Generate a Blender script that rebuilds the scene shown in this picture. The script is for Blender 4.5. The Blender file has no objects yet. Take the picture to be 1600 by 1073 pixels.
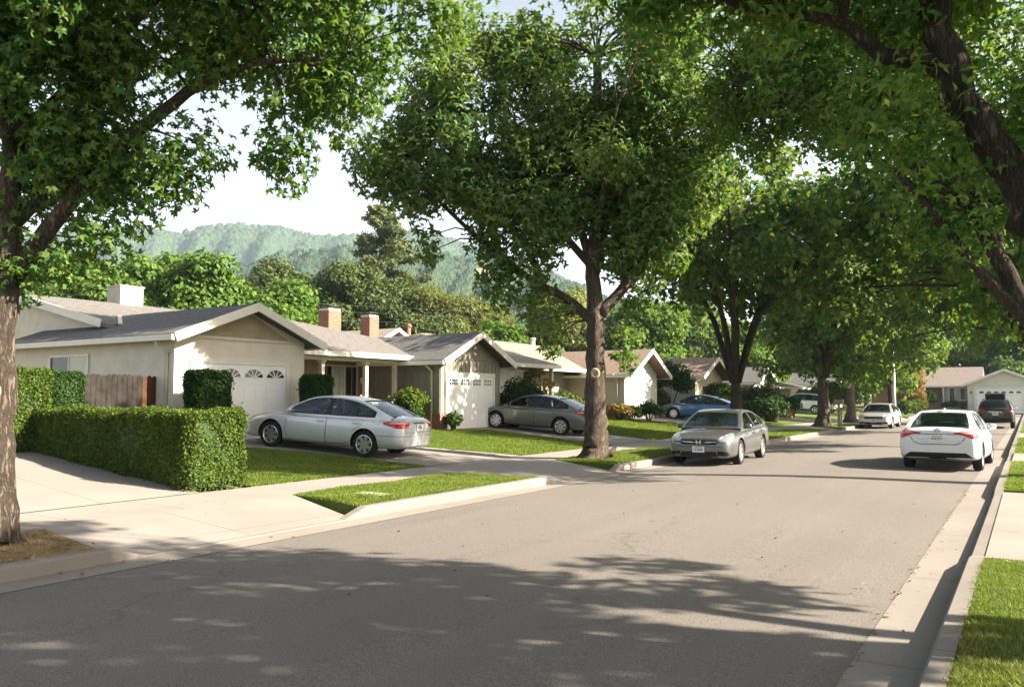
import bpy, bmesh, math, random
import numpy as np
from mathutils import Vector, Matrix, geometry
from mathutils.bvhtree import BVHTree
R = math.radians
scene = bpy.context.scene
COL = scene.collection

# ------------------------------------------------------------------ camera
CAM_H = 1.8
F_PX, PITCH, YAW = 1277.0, 3.741, 32.33
cam = bpy.data.cameras.new('camera')
cam.sensor_width = 36.0
cam.lens = F_PX / 1600 * 36.0
cam.clip_start, cam.clip_end = 0.1, 9000
camo = bpy.data.objects.new('camera', cam)
COL.objects.link(camo)
camo.location = (0, 0, CAM_H)
camo.rotation_euler = (R(90 + PITCH), 0, R(YAW))
scene.camera = camo

# ------------------------------------------------------------------ sky, sun, exposure
SUN_AZ, SUN_EL = 20.0, 31.5            # azimuth measured from +X towards +Y
world = bpy.data.worlds.new('World')
scene.world = world
world.use_nodes = True
wn = world.node_tree
sky = wn.nodes.new('ShaderNodeTexSky')
sky.sky_type = 'NISHITA'
sky.sun_disc = False
sky.sun_elevation = R(SUN_EL)
sky.sun_rotation = R(90 - SUN_AZ)
sky.air_density, sky.dust_density, sky.ozone_density = 0.9, 6.0, 0.6
# a bright summer haze band thickening towards the horizon
geo = wn.nodes.new('ShaderNodeNewGeometry')
sxz = wn.nodes.new('ShaderNodeSeparateXYZ')
wn.links.new(geo.outputs['Incoming'], sxz.inputs[0])
up_ = wn.nodes.new('ShaderNodeMath'); up_.operation = 'ABSOLUTE'
wn.links.new(sxz.outputs[2], up_.inputs[0])
inv = wn.nodes.new('ShaderNodeMath'); inv.operation = 'SUBTRACT'; inv.inputs[0].default_value = 1.0; inv.use_clamp = True
wn.links.new(up_.outputs[0], inv.inputs[1])
pw_ = wn.nodes.new('ShaderNodeMath'); pw_.operation = 'POWER'; pw_.inputs[1].default_value = 2.3
wn.links.new(inv.outputs[0], pw_.inputs[0])
veil = wn.nodes.new('ShaderNodeVectorMath'); veil.operation = 'SCALE'; veil.inputs[0].default_value = (5.2, 5.45, 5.8)
wn.links.new(pw_.outputs[0], veil.inputs['Scale'])
thin = wn.nodes.new('ShaderNodeVectorMath'); thin.operation = 'SCALE'; thin.inputs['Scale'].default_value = 0.55
wn.links.new(sky.outputs[0], thin.inputs[0])
mixs = wn.nodes.new('ShaderNodeVectorMath'); mixs.operation = 'ADD'
wn.links.new(thin.outputs[0], mixs.inputs[0]); wn.links.new(veil.outputs[0], mixs.inputs[1])
wn.links.new(mixs.outputs[0], wn.nodes['Background'].inputs[0])
wn.nodes['Background'].inputs[1].default_value = 0.058
sun = bpy.data.lights.new('sun', 'SUN')
sun.energy, sun.angle, sun.color = 4.8, R(0.55), (1.0, 0.89, 0.75)
suno = bpy.data.objects.new('sun', sun)
COL.objects.link(suno)
sd = Vector((math.cos(R(SUN_EL)) * math.cos(R(SUN_AZ)), math.cos(R(SUN_EL)) * math.sin(R(SUN_AZ)), math.sin(R(SUN_EL))))
suno.rotation_euler = sd.to_track_quat('Z', 'Y').to_euler()
suno.location = sd * 60
vs = scene.view_settings
vs.view_transform = 'Standard'
vs.look = 'None'
vs.exposure = 2.25
vs.gamma = 1.0
cy = scene.cycles
cy.use_denoising = True
cy.max_bounces = 7
cy.diffuse_bounces = 3
cy.glossy_bounces = 3
cy.transmission_bounces = 4
cy.transparent_max_bounces = 10
cy.volume_bounces = 1
cy.caustics_reflective = cy.caustics_refractive = False
cy.sample_clamp_indirect = 6.0

# ------------------------------------------------------------------ material helpers
class NT:
    def __init__(s, name):
        s.m = bpy.data.materials.new(name)
        s.m.use_nodes = True
        s.t = s.m.node_tree
        s.b = s.t.nodes['Principled BSDF']
        s.o = s.t.nodes['Material Output']
    def n(s, typ, **kw):
        nd = s.t.nodes.new('ShaderNode' + typ)
        for k, v in kw.items():
            if k[0] == '_':
                setattr(nd, k[1:], v)
            else:
                nd.inputs[k.replace('__', ' ')].default_value = v
        return nd
    def l(s, a, b):
        s.t.links.new(a, b)
    def pos(s):
        return s.n('NewGeometry').outputs['Position']
    def objc(s):
        return s.n('TexCoord').outputs['Object']
    def noise(s, vec, scale, detail=3.0, rough=0.55):
        nd = s.n('TexNoise', Scale=scale, Detail=detail, Roughness=rough)
        s.l(vec, nd.inputs['Vector'])
        return nd.outputs['Fac']
    def ramp(s, fac, stops):
        nd = s.n('ValToRGB')
        el = nd.color_ramp.elements
        while len(el) < len(stops):
            el.new(0.5)
        for e, (p, c) in zip(el, stops):
            e.position = p
            e.color = (*c, 1) if len(c) == 3 else c
        s.l(fac, nd.inputs[0])
        return nd.outputs[0]
    def mix(s, fac, a, b, mode='MIX'):
        nd = s.n('Mix', _data_type='RGBA', _blend_type=mode)
        for sock, v in ((nd.inputs[0], fac), (nd.inputs[6], a), (nd.inputs[7], b)):
            if isinstance(v, bpy.types.NodeSocket):
                s.l(v, sock)
            elif isinstance(v, (int, float)):
                sock.default_value = v
            else:
                sock.default_value = (*v, 1)
        return nd.outputs[2]
    def math(s, op, a, b=0.0):
        nd = s.n('Math', _operation=op)
        for sock, v in ((nd.inputs[0], a), (nd.inputs[1], b)):
            if isinstance(v, bpy.types.NodeSocket):
                s.l(v, sock)
            else:
                sock.default_value = v
        return nd.outputs[0]
    def mapv(s, vec, scale=(1, 1, 1), rot=(0, 0, 0)):
        nd = s.n('Mapping')
        nd.inputs['Scale'].default_value = scale
        nd.inputs['Rotation'].default_value = rot
        s.l(vec, nd.inputs['Vector'])
        return nd.outputs[0]
    def bump(s, h, strength=0.3, dist=0.02):
        nd = s.n('Bump', Strength=strength, Distance=dist)
        s.l(h, nd.inputs['Height'])
        s.l(nd.outputs[0], s.b.inputs['Normal'])
    def set(s, **kw):
        for k, v in kw.items():
            sock = s.b.inputs[k.replace('__', ' ')]
            if isinstance(v, bpy.types.NodeSocket):
                s.l(v, sock)
            elif isinstance(v, tuple) and len(v) == 3:
                sock.default_value = (*v, 1)
            else:
                sock.default_value = v
        return s

MAT = {}
def speck(name, col, var=0.12, scale=6.0, rough=0.8, bump=0.0, bscale=60.0, spec=0.3, hue=None):
    """plain painted or mineral surface with soft mottling and optional grain"""
    k = NT(name)
    p = k.pos()
    f = k.noise(p, scale, 4.0)
    c2 = hue or tuple(x * (1 - 2 * var) for x in col)
    c = k.ramp(f, [(0.3, c2), (0.7, tuple(min(1, x * (1 + var)) for x in col))])
    k.set(Base__Color=c, Roughness=rough, Specular__IOR__Level=spec)
    if bump:
        k.bump(k.noise(p, bscale, 3.0), bump, 0.01)
    MAT[name] = k.m
    return k.m

def plain(name, col, rough=0.5, metal=0.0, spec=0.5, coat=0.0, emit=None):
    k = NT(name)
    k.set(Base__Color=col, Roughness=rough, Metallic=metal, Specular__IOR__Level=spec, Coat__Weight=coat)
    MAT[name] = k.m
    return k.m

# ground materials
k = NT('asphalt')
p = k.pos()
big = k.noise(p, 0.22, 4.0)
strk = k.noise(k.mapv(p, (1.3, 0.06, 1)), 1.0, 5.0, 0.65)
fine = k.noise(p, 95.0, 2.0, 0.7)
med = k.noise(p, 16.0, 3.0)
c = k.ramp(k.mix(0.45, big, strk), [(0.38, (0.105, 0.096, 0.084)), (0.5, (0.142, 0.129, 0.112)), (0.64, (0.184, 0.166, 0.143))])
c = k.mix(0.65, c, k.ramp(fine, [(0.34, (0.045, 0.042, 0.04)), (0.5, (0.138, 0.125, 0.109)), (0.72, (0.30, 0.272, 0.236))]))
c = k.mix(k.math('MULTIPLY', k.ramp(med, [(0.55, (0, 0, 0)), (0.8, (1, 1, 1))]), 0.25), c, (0.09, 0.082, 0.075))
# cracks: thin lines where a stretched voronoi edge distance is small
wob = k.mix(0.5, p, k.n('TexNoise').outputs['Color'], 'ADD')
vo = k.n('TexVoronoi', _feature='DISTANCE_TO_EDGE', Scale=0.33)
nz = k.n('TexNoise', Scale=1.7, Detail=5.0)
k.l(p, nz.inputs['Vector'])
vv = k.n('VectorMath', _operation='ADD')
k.l(k.mapv(p, (1, 0.55, 1)), vv.inputs[0])
k.l(nz.outputs['Color'], vv.inputs[1])
k.l(vv.outputs[0], vo.inputs['Vector'])
crk = k.ramp(vo.outputs['Distance'], [(0.0, (1, 1, 1)), (0.004, (0.4, 0.4, 0.4)), (0.009, (0, 0, 0))])
crm = k.math('MULTIPLY', crk, k.ramp(k.noise(p, 0.35, 2.0), [(0.47, (0, 0, 0)), (0.58, (1, 1, 1))]))
c = k.mix(k.math('MULTIPLY', crm, 0.5), c, (0.05, 0.046, 0.042))
k.set(Base__Color=c, Roughness=0.86, Specular__IOR__Level=0.3)
k.bump(k.math('ADD', fine, k.math('MULTIPLY', med, 0.6)), 0.55, 0.012)
MAT['asphalt'] = k.m

def concrete(name, col, joint=None, ang=0.0):
    k = NT(name)
    p = k.pos()
    c = k.ramp(k.noise(p, 0.7, 5.0), [(0.3, tuple(x * 0.84 for x in col)), (0.55, col), (0.75, tuple(x * 1.08 for x in col))])
    c = k.mix(0.28, c, k.ramp(k.noise(p, 60.0, 3.0, 0.7), [(0.3, tuple(x * 0.6 for x in col)), (0.7, tuple(x * 1.15 for x in col))]))
    st = k.ramp(k.noise(p, 2.6, 5.0, 0.65), [(0.60, (0, 0, 0)), (0.74, (1, 1, 1))])
    c = k.mix(k.math('MULTIPLY', st, 0.38), c, tuple(x * 0.55 for x in col))
    d2 = k.ramp(k.noise(p, 0.45, 6.0, 0.7), [(0.5, (0, 0, 0)), (0.7, (1, 1, 1))])
    c = k.mix(k.math('MULTIPLY', d2, 0.25), c, tuple(x * 0.62 for x in col))
    if joint:
        v = k.mapv(p, (1, 1, 0), (0, 0, ang))
        br = k.n('TexBrick', _offset=0.0, Scale=1.0, Mortar__Size=0.010, Brick__Width=joint[0], Row__Height=joint[1], Mortar__Smooth=0.3)
        k.l(v, br.inputs['Vector'])
        c = k.mix(k.math('MULTIPLY', br.outputs['Fac'], 0.75), c, (0.10, 0.085, 0.07))
    k.set(Base__Color=c, Roughness=0.85, Specular__IOR__Level=0.3)
    k.bump(k.noise(p, 120.0, 3.0), 0.25, 0.006)
    MAT[name] = k.m
concrete('concrete_drive', (0.255, 0.232, 0.205), (3.1, 3.4), 0.05)
concrete('concrete_walk', (0.265, 0.24, 0.212), (20.0, 1.55))
concrete('concrete_kerb', (0.205, 0.183, 0.16), (20.0, 3.05))
concrete('concrete_gutter', (0.235, 0.21, 0.182), (20.0, 3.05))

k = NT('lawn_soil')
p = k.pos()
c = k.ramp(k.noise(p, 1.3, 5.0), [(0.3, (0.06, 0.10, 0.018)), (0.5, (0.10, 0.145, 0.024)), (0.7, (0.165, 0.185, 0.04))])
c = k.mix(0.5, c, k.ramp(k.noise(p, 45.0, 3.0, 0.7), [(0.3, (0.025, 0.05, 0.01)), (0.7, (0.15, 0.24, 0.045))]))
k.set(Base__Color=c, Roughness=0.9, Specular__IOR__Level=0.15)
k.bump(k.noise(p, 80.0, 3.0, 0.7), 0.9, 0.03)
MAT['lawn_soil'] = k.m

k = NT('dry_earth')
p = k.pos()
c = k.ramp(k.noise(p, 5.0, 5.0), [(0.3, (0.15, 0.095, 0.045)), (0.55, (0.27, 0.185, 0.095)), (0.75, (0.36, 0.26, 0.14))])
c = k.mix(0.5, c, k.ramp(k.noise(p, 50.0, 3.0, 0.8), [(0.3, (0.07, 0.045, 0.02)), (0.7, (0.42, 0.32, 0.19))]))
k.set(Base__Color=c, Roughness=0.95, Specular__IOR__Level=0.1)
k.bump(k.noise(p, 40.0, 4.0, 0.7), 1.0, 0.04)
MAT['dry_earth'] = k.m

k = NT('ground_soil')
p = k.pos()
c = k.ramp(k.noise(p, 0.05, 5.0), [(0.35, (0.06, 0.085, 0.025)), (0.65, (0.17, 0.145, 0.07))])
k.set(Base__Color=c, Roughness=0.95, Specular__IOR__Level=0.1)
MAT['ground_soil'] = k.m

def leafmat(name, c1, c2, c3, trans=0.35, rough=0.55, scale=0.8, tint=(1.25, 1.15, 0.45)):
    """foliage: per-leaf variation, translucent blade, slight gloss"""
    k = NT(name)
    g = k.n('NewGeometry')
    rnd = g.outputs['Random Per Island']
    c = k.ramp(rnd, [(0.0, c1), (0.5, c2), (1.0, c3)])
    n = k.noise(g.outputs['Position'], scale, 2.0)
    c = k.mix(k.math('MULTIPLY', k.ramp(n, [(0.4, (0, 0, 0)), (0.7, (1, 1, 1))]), 0.35), c, c3)
    k.set(Base__Color=c, Roughness=rough, Specular__IOR__Level=0.14)
    tr = k.n('BsdfTranslucent')
    k.l(k.mix(1.0, c, tint, 'MULTIPLY'), tr.inputs['Color'])
    ms = k.n('MixShader')
    ms.inputs[0].default_value = trans
    k.l(k.b.outputs[0], ms.inputs[1])
    k.l(tr.outputs[0], ms.inputs[2])
    k.l(ms.outputs[0], k.o.inputs[0])
    MAT[name] = k.m
leafmat('leaf_maple', (0.024, 0.105, 0.028), (0.064, 0.160, 0.036), (0.185, 0.245, 0.056), 0.46)
leafmat('leaf_street', (0.028, 0.112, 0.036), (0.075, 0.168, 0.046), (0.220, 0.262, 0.074), 0.46, scale=0.5)
leafmat('leaf_bright', (0.055, 0.135, 0.03), (0.095, 0.185, 0.038), (0.16, 0.24, 0.05), 0.40, scale=0.4)
leafmat('leaf_oak', (0.035, 0.065, 0.022), (0.060, 0.095, 0.030), (0.11, 0.135, 0.040), 0.25, scale=0.4)
leafmat('leaf_pine', (0.055, 0.095, 0.04), (0.10, 0.140, 0.06), (0.18, 0.18, 0.085), 0.3, scale=0.3)
leafmat('leaf_willow', (0.10, 0.135, 0.04), (0.15, 0.185, 0.06), (0.21, 0.23, 0.08), 0.35, scale=0.4)
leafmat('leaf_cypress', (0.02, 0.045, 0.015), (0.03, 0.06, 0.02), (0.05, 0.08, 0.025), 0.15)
leafmat('leaf_hedge', (0.034, 0.078, 0.013), (0.068, 0.122, 0.018), (0.135, 0.175, 0.028), 0.30, scale=2.5)
leafmat('leaf_box', (0.016, 0.048, 0.012), (0.026, 0.066, 0.015), (0.05, 0.10, 0.02), 0.25, scale=2.5)
leafmat('leaf_rust', (0.15, 0.10, 0.035), (0.22, 0.14, 0.05), (0.24, 0.20, 0.06), 0.35, scale=1.0)
leafmat('leaf_gold', (0.16, 0.13, 0.03), (0.26, 0.20, 0.05), (0.30, 0.17, 0.05), 0.35, scale=1.5)
leafmat('grass_blade', (0.080, 0.150, 0.024), (0.135, 0.212, 0.036), (0.225, 0.27, 0.062), 0.4, 0.5, 1.2)
leafmat('grass_dry', (0.20, 0.15, 0.06), (0.33, 0.25, 0.11), (0.20, 0.20, 0.06), 0.3, 0.6, 2.0)
leafmat('dead_leaf', (0.16, 0.075, 0.03), (0.26, 0.14, 0.06), (0.38, 0.25, 0.13), 0.15, 0.7, 2.0, (1, 1, 1))

def barkmat(name, c1, c2, c3, zs=0.16, sc=17.0):
    """furrowed bark: long vertical ridges broken by finer noise"""
    k = NT(name)
    o = k.objc()
    wn_ = k.n('TexNoise', Scale=3.0, Detail=3.0)
    k.l(o, wn_.inputs['Vector'])
    wv = k.n('VectorMath', _operation='MULTIPLY_ADD')
    k.l(wn_.outputs['Color'], wv.inputs[0]); wv.inputs[1].default_value = (0.07, 0.07, 0.15); k.l(o, wv.inputs[2])
    v = k.mapv(wv.outputs[0], (1, 1, zs))
    n1 = k.noise(v, sc, 6.0, 0.7)
    n3 = k.noise(v, sc * 2.6, 4.0, 0.7)
    n2 = k.noise(o, 2.2, 4.0)
    rid = k.math('ABSOLUTE', k.math('SUBTRACT', n1, 0.5))
    rid = k.ramp(rid, [(0.0, (0, 0, 0)), (0.09, (1, 1, 1))])
    c = k.ramp(n3, [(0.3, c1), (0.52, c2), (0.75, c3)])
    c = k.mix(0.4, c, k.ramp(n2, [(0.35, c1), (0.7, c3)]))
    c = k.mix(k.math('MULTIPLY', k.math('SUBTRACT', 1.0, rid), 0.6), c, tuple(x * 0.35 for x in c1))
    k.set(Base__Color=c, Roughness=0.92, Specular__IOR__Level=0.15)
    k.bump(k.math('ADD', k.math('MULTIPLY', rid, 0.8), k.math('MULTIPLY', n3, 0.6)), 1.0, 0.03)
    MAT[name] = k.m
barkmat('bark_grey', (0.075, 0.058, 0.045), (0.155, 0.122, 0.095), (0.25, 0.20, 0.155))
barkmat('bark_dark', (0.042, 0.033, 0.025), (0.080, 0.064, 0.050), (0.135, 0.110, 0.088))
barkmat('bark_pale', (0.13, 0.10, 0.08), (0.23, 0.185, 0.145), (0.33, 0.28, 0.22))
speck('cut_wood', (0.33, 0.25, 0.17), 0.3, 22.0, 0.9)

# building materials
def lapsiding(name, col, pitch=0.2):
    k = NT(name)
    p = k.pos()
    sx = k.n('SeparateXYZ')
    k.l(p, sx.inputs[0])
    fr = k.math('FRACT', k.math('DIVIDE', sx.outputs[2], pitch))
    c = k.ramp(k.noise(p, 3.0, 4.0), [(0.3, tuple(x * 0.9 for x in col)), (0.7, col)])
    line = k.ramp(fr, [(0.0, (1, 1, 1)), (0.05, (1, 1, 1)), (0.09, (0, 0, 0))])
    c = k.mix(k.math('MULTIPLY', line, 0.5), c, tuple(x * 0.4 for x in col))
    k.set(Base__Color=c, Roughness=0.75, Specular__IOR__Level=0.3)
    k.bump(fr, 0.6, 0.03)
    MAT[name] = k.m
speck('stucco_beige', (0.68, 0.615, 0.53), 0.05, 2.5, 0.9, 0.35, 90.0)
speck('stucco_tan', (0.46, 0.39, 0.29), 0.05, 2.5, 0.9, 0.3, 90.0)
speck('board_taupe', (0.245, 0.224, 0.188), 0.07, 3.0, 0.8, 0.15, 60.0)
speck('gable_taupe', (0.36, 0.29, 0.195), 0.06, 3.0, 0.8)
speck('porch_wall', (0.33, 0.25, 0.165), 0.08, 3.0, 0.85)
speck('board_cream', (0.55, 0.48, 0.38), 0.06, 3.0, 0.8)
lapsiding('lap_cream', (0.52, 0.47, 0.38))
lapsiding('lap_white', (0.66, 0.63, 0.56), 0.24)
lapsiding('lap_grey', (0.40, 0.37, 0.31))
speck('trim_white', (0.74, 0.70, 0.62), 0.04, 3.0, 0.55, 0.05, 40.0)
speck('trim_cream', (0.62, 0.56, 0.46), 0.05, 3.0, 0.6)
speck('soffit', (0.45, 0.37, 0.27), 0.05, 3.0, 0.85)
speck('garage_white', (0.82, 0.81, 0.78), 0.025, 1.5, 0.5)
speck('vent_metal', (0.52, 0.47, 0.40), 0.08, 3.0, 0.7)
speck('wood_fence', (0.034, 0.029, 0.024), 0.25, 5.0, 0.9, 0.4, 30.0, 0.2)
speck('wood_cedar', (0.09, 0.041, 0.021), 0.2, 5.0, 0.85, 0.4, 30.0, 0.2)
speck('wood_post', (0.30, 0.225, 0.16), 0.2, 6.0, 0.9, 0.3, 30.0, 0.2)
speck('wood_chair', (0.50, 0.31, 0.14), 0.15, 8.0, 0.6)
speck('curtain', (0.42, 0.46, 0.38), 0.12, 4.0, 0.9)
speck('blind', (0.66, 0.63, 0.56), 0.05, 4.0, 0.8)
speck('terracotta', (0.05, 0.032, 0.024), 0.15, 8.0, 0.8)
speck('door_red', (0.42, 0.14, 0.05), 0.1, 4.0, 0.6)
plain('metal_dark', (0.05, 0.05, 0.05), 0.5, 0.3)
plain('metal_pole', (0.62, 0.62, 0.60), 0.45, 0.4)
plain('lamp_glass', (0.7, 0.68, 0.6), 0.2)

def shingles(name, c1, c2, c3):
    k = NT(name)
    g = k.n('NewGeometry')
    sx = k.n('SeparateXYZ')
    k.l(g.outputs['Position'], sx.inputs[0])
    nx = k.n('SeparateXYZ')
    k.l(g.outputs['True Normal'], nx.inputs[0])
    sel = k.math('GREATER_THAN', k.math('ABSOLUTE', nx.outputs[0]), k.math('ABSOLUTE', nx.outputs[1]))
    u = k.n('Mix')
    k.l(sel, u.inputs[0]); k.l(sx.outputs[0], u.inputs[2]); k.l(sx.outputs[1], u.inputs[3])
    cv = k.n('CombineXYZ')
    k.l(u.outputs[0], cv.inputs[0])
    k.l(k.math('MULTIPLY', sx.outputs[2], 3.3), cv.inputs[1])
    br = k.n('TexBrick', _offset=0.37, Scale=1.0, Mortar__Size=0.008, Brick__Width=0.28, Row__Height=0.145, Mortar__Smooth=0.4)
    br.inputs['Color1'].default_value = (*c1, 1)
    br.inputs['Color2'].default_value = (*c2, 1)
    br.inputs['Mortar'].default_value = (*[x * 0.45 for x in c1], 1)
    k.l(cv.outputs[0], br.inputs['Vector'])
    n = k.noise(g.outputs['Position'], 0.9, 4.0)
    c = k.mix(k.ramp(n, [(0.35, (0, 0, 0)), (0.7, (0.55, 0.55, 0.55))]), br.outputs['Color'], c3)
    tab = k.noise(k.mapv(cv.outputs[0], (3.5, 7.0, 1)), 1.0, 2.0, 0.8)
    c = k.mix(0.45, c, k.ramp(tab, [(0.36, tuple(x * 0.55 for x in c1)), (0.64, tuple(x * 1.35 for x in c2))]))
    c = k.mix(0.3, c, k.ramp(k.noise(g.outputs['Position'], 35.0, 3.0, 0.7), [(0.3, tuple(x * 0.5 for x in c1)), (0.7, tuple(x * 1.3 for x in c2))]))
    k.set(Base__Color=c, Roughness=0.92, Specular__IOR__Level=0.2)
    k.bump(k.math('SUBTRACT', 1.0, br.outputs['Fac']), 0.7, 0.02)
    MAT[name] = k.m
shingles('shingle_grey_lit', (0.130, 0.121, 0.112), (0.178, 0.165, 0.151), (0.122, 0.115, 0.108))  # sunlit tone put into the colour; same shingles as the dark copy
shingles('shingle_grey_dark', (0.095, 0.092, 0.092), (0.15, 0.145, 0.142), (0.105, 0.104, 0.104))  # darker copy; shaded tone of the garage wings put into its colour
shingles('shingle_tan', (0.235, 0.20, 0.162), (0.295, 0.25, 0.205), (0.215, 0.184, 0.15))
shingles('shingle_brown', (0.21, 0.155, 0.12), (0.265, 0.195, 0.152), (0.19, 0.142, 0.113))
shingles('shingle_rose', (0.19, 0.16, 0.145), (0.235, 0.195, 0.175), (0.175, 0.15, 0.137))

k = NT('brick')
g = k.n('NewGeometry')
sx = k.n('SeparateXYZ'); k.l(g.outputs['Position'], sx.inputs[0])
cv = k.n('CombineXYZ')
k.l(k.math('ADD', sx.outputs[0], sx.outputs[1]), cv.inputs[0]); k.l(sx.outputs[2], cv.inputs[1])
br = k.n('TexBrick', _offset=0.5, Scale=1.0, Mortar__Size=0.008, Brick__Width=0.215, Row__Height=0.075, Mortar__Smooth=0.2)
br.inputs['Color1'].default_value = (0.20, 0.068, 0.045, 1)
br.inputs['Color2'].default_value = (0.29, 0.115, 0.075, 1)
br.inputs['Mortar'].default_value = (0.36, 0.30, 0.24, 1)
k.l(cv.outputs[0], br.inputs['Vector'])
c = k.mix(0.25, br.outputs['Color'], k.ramp(k.noise(g.outputs['Position'], 14.0, 3.0), [(0.3, (0.15, 0.06, 0.04)), (0.7, (0.42, 0.2, 0.13))]))
k.set(Base__Color=c, Roughness=0.9, Specular__IOR__Level=0.2)
k.bump(k.math('SUBTRACT', 1.0, br.outputs['Fac']), 0.6, 0.012)
MAT['brick'] = k.m

def glassmat(name, tint, clear, rough=0.02):
    """window glass: a Fresnel mirror over partly see-through tinted pane"""
    k = NT(name)
    tr = k.n('BsdfTransparent'); tr.inputs[0].default_value = (*clear, 1)
    df = k.n('BsdfDiffuse'); df.inputs[0].default_value = (*tint, 1)
    gl = k.n('BsdfGlossy', Roughness=rough); gl.inputs[0].default_value = (0.95, 0.97, 1, 1)
    m1 = k.n('MixShader'); m1.inputs[0].default_value = 0.16
    k.l(tr.outputs[0], m1.inputs[1]); k.l(df.outputs[0], m1.inputs[2])
    fr = k.n('Fresnel', IOR=1.36)
    m2 = k.n('MixShader')
    k.l(fr.outputs[0], m2.inputs[0]); k.l(m1.outputs[0], m2.inputs[1]); k.l(gl.outputs[0], m2.inputs[2])
    k.l(m2.outputs[0], k.o.inputs[0])
    MAT[name] = k.m
glassmat('car_glass', (0.010, 0.024, 0.027), (0.55, 0.66, 0.64))
k = NT('house_glass'); k.set(Base__Color=(0.022, 0.028, 0.026), Roughness=0.06, Specular__IOR__Level=0.7); MAT['house_glass'] = k.m

def paint(name, col, metal=0.55, rough=0.32):
    k = NT(name)
    fl = k.noise(k.objc(), 900.0, 1.0)
    dirt = k.noise(k.objc(), 3.0, 4.0)
    c = k.mix(k.math('MULTIPLY', fl, 0.25), col, tuple(min(1, x * 1.35 + 0.01) for x in col))
    c = k.mix(k.math('MULTIPLY', k.ramp(dirt, [(0.45, (0, 0, 0)), (0.8, (1, 1, 1))]), 0.12), c, (0.30, 0.26, 0.21))
    k.set(Base__Color=c, Metallic=metal, Roughness=rough, Coat__Weight=0.8, Coat__Roughness=0.06)
    MAT[name] = k.m
paint('paint_silver', (0.60, 0.61, 0.62), 0.45, 0.36)
paint('paint_grey', (0.125, 0.13, 0.125), 0.55, 0.34)
paint('paint_white', (0.60, 0.62, 0.64), 0.0, 0.35)
paint('paint_pewter', (0.125, 0.127, 0.124), 0.6, 0.34)
paint('paint_blue', (0.022, 0.10, 0.22), 0.4, 0.3)
paint('paint_lightsilver', (0.55, 0.53, 0.53), 0.55, 0.36)
paint('paint_black', (0.008, 0.012, 0.015), 0.3, 0.28)
speck('tyre', (0.018, 0.017, 0.016), 0.2, 20.0, 0.85)
plain('rim', (0.62, 0.62, 0.63), 0.28, 0.85)
plain('rim_dark', (0.02, 0.02, 0.02), 0.7)
plain('plastic_black', (0.007, 0.007, 0.008), 0.6, 0.0, 0.25)
plain('seam', (0.015, 0.015, 0.016), 0.7)
plain('interior', (0.075, 0.072, 0.066), 0.9)
plain('seat_cloth', (0.20, 0.185, 0.16), 0.95)
plain('chrome', (0.75, 0.75, 0.76), 0.12, 1.0)
plain('lens_red', (0.42, 0.004, 0.006), 0.12, 0.0, 0.6, 0.6)
plain('lens_pink', (0.72, 0.30, 0.28), 0.15, 0.0, 0.6, 0.6)
plain('lens_clear', (0.30, 0.31, 0.32), 0.3, 0.4, 0.5, 0.2)
plain('lens_amber', (0.62, 0.33, 0.22), 0.15, 0.0, 0.6, 0.5)
plain('plate_white', (0.70, 0.70, 0.69), 0.4)
plain('plate_red', (0.65, 0.12, 0.10), 0.5)
plain('plate_ink', (0.10, 0.12, 0.22), 0.5)
plain('ink_black', (0.03, 0.03, 0.03), 0.7)
speck('marker_white', (0.68, 0.66, 0.60), 0.08, 20.0, 0.8)

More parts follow.
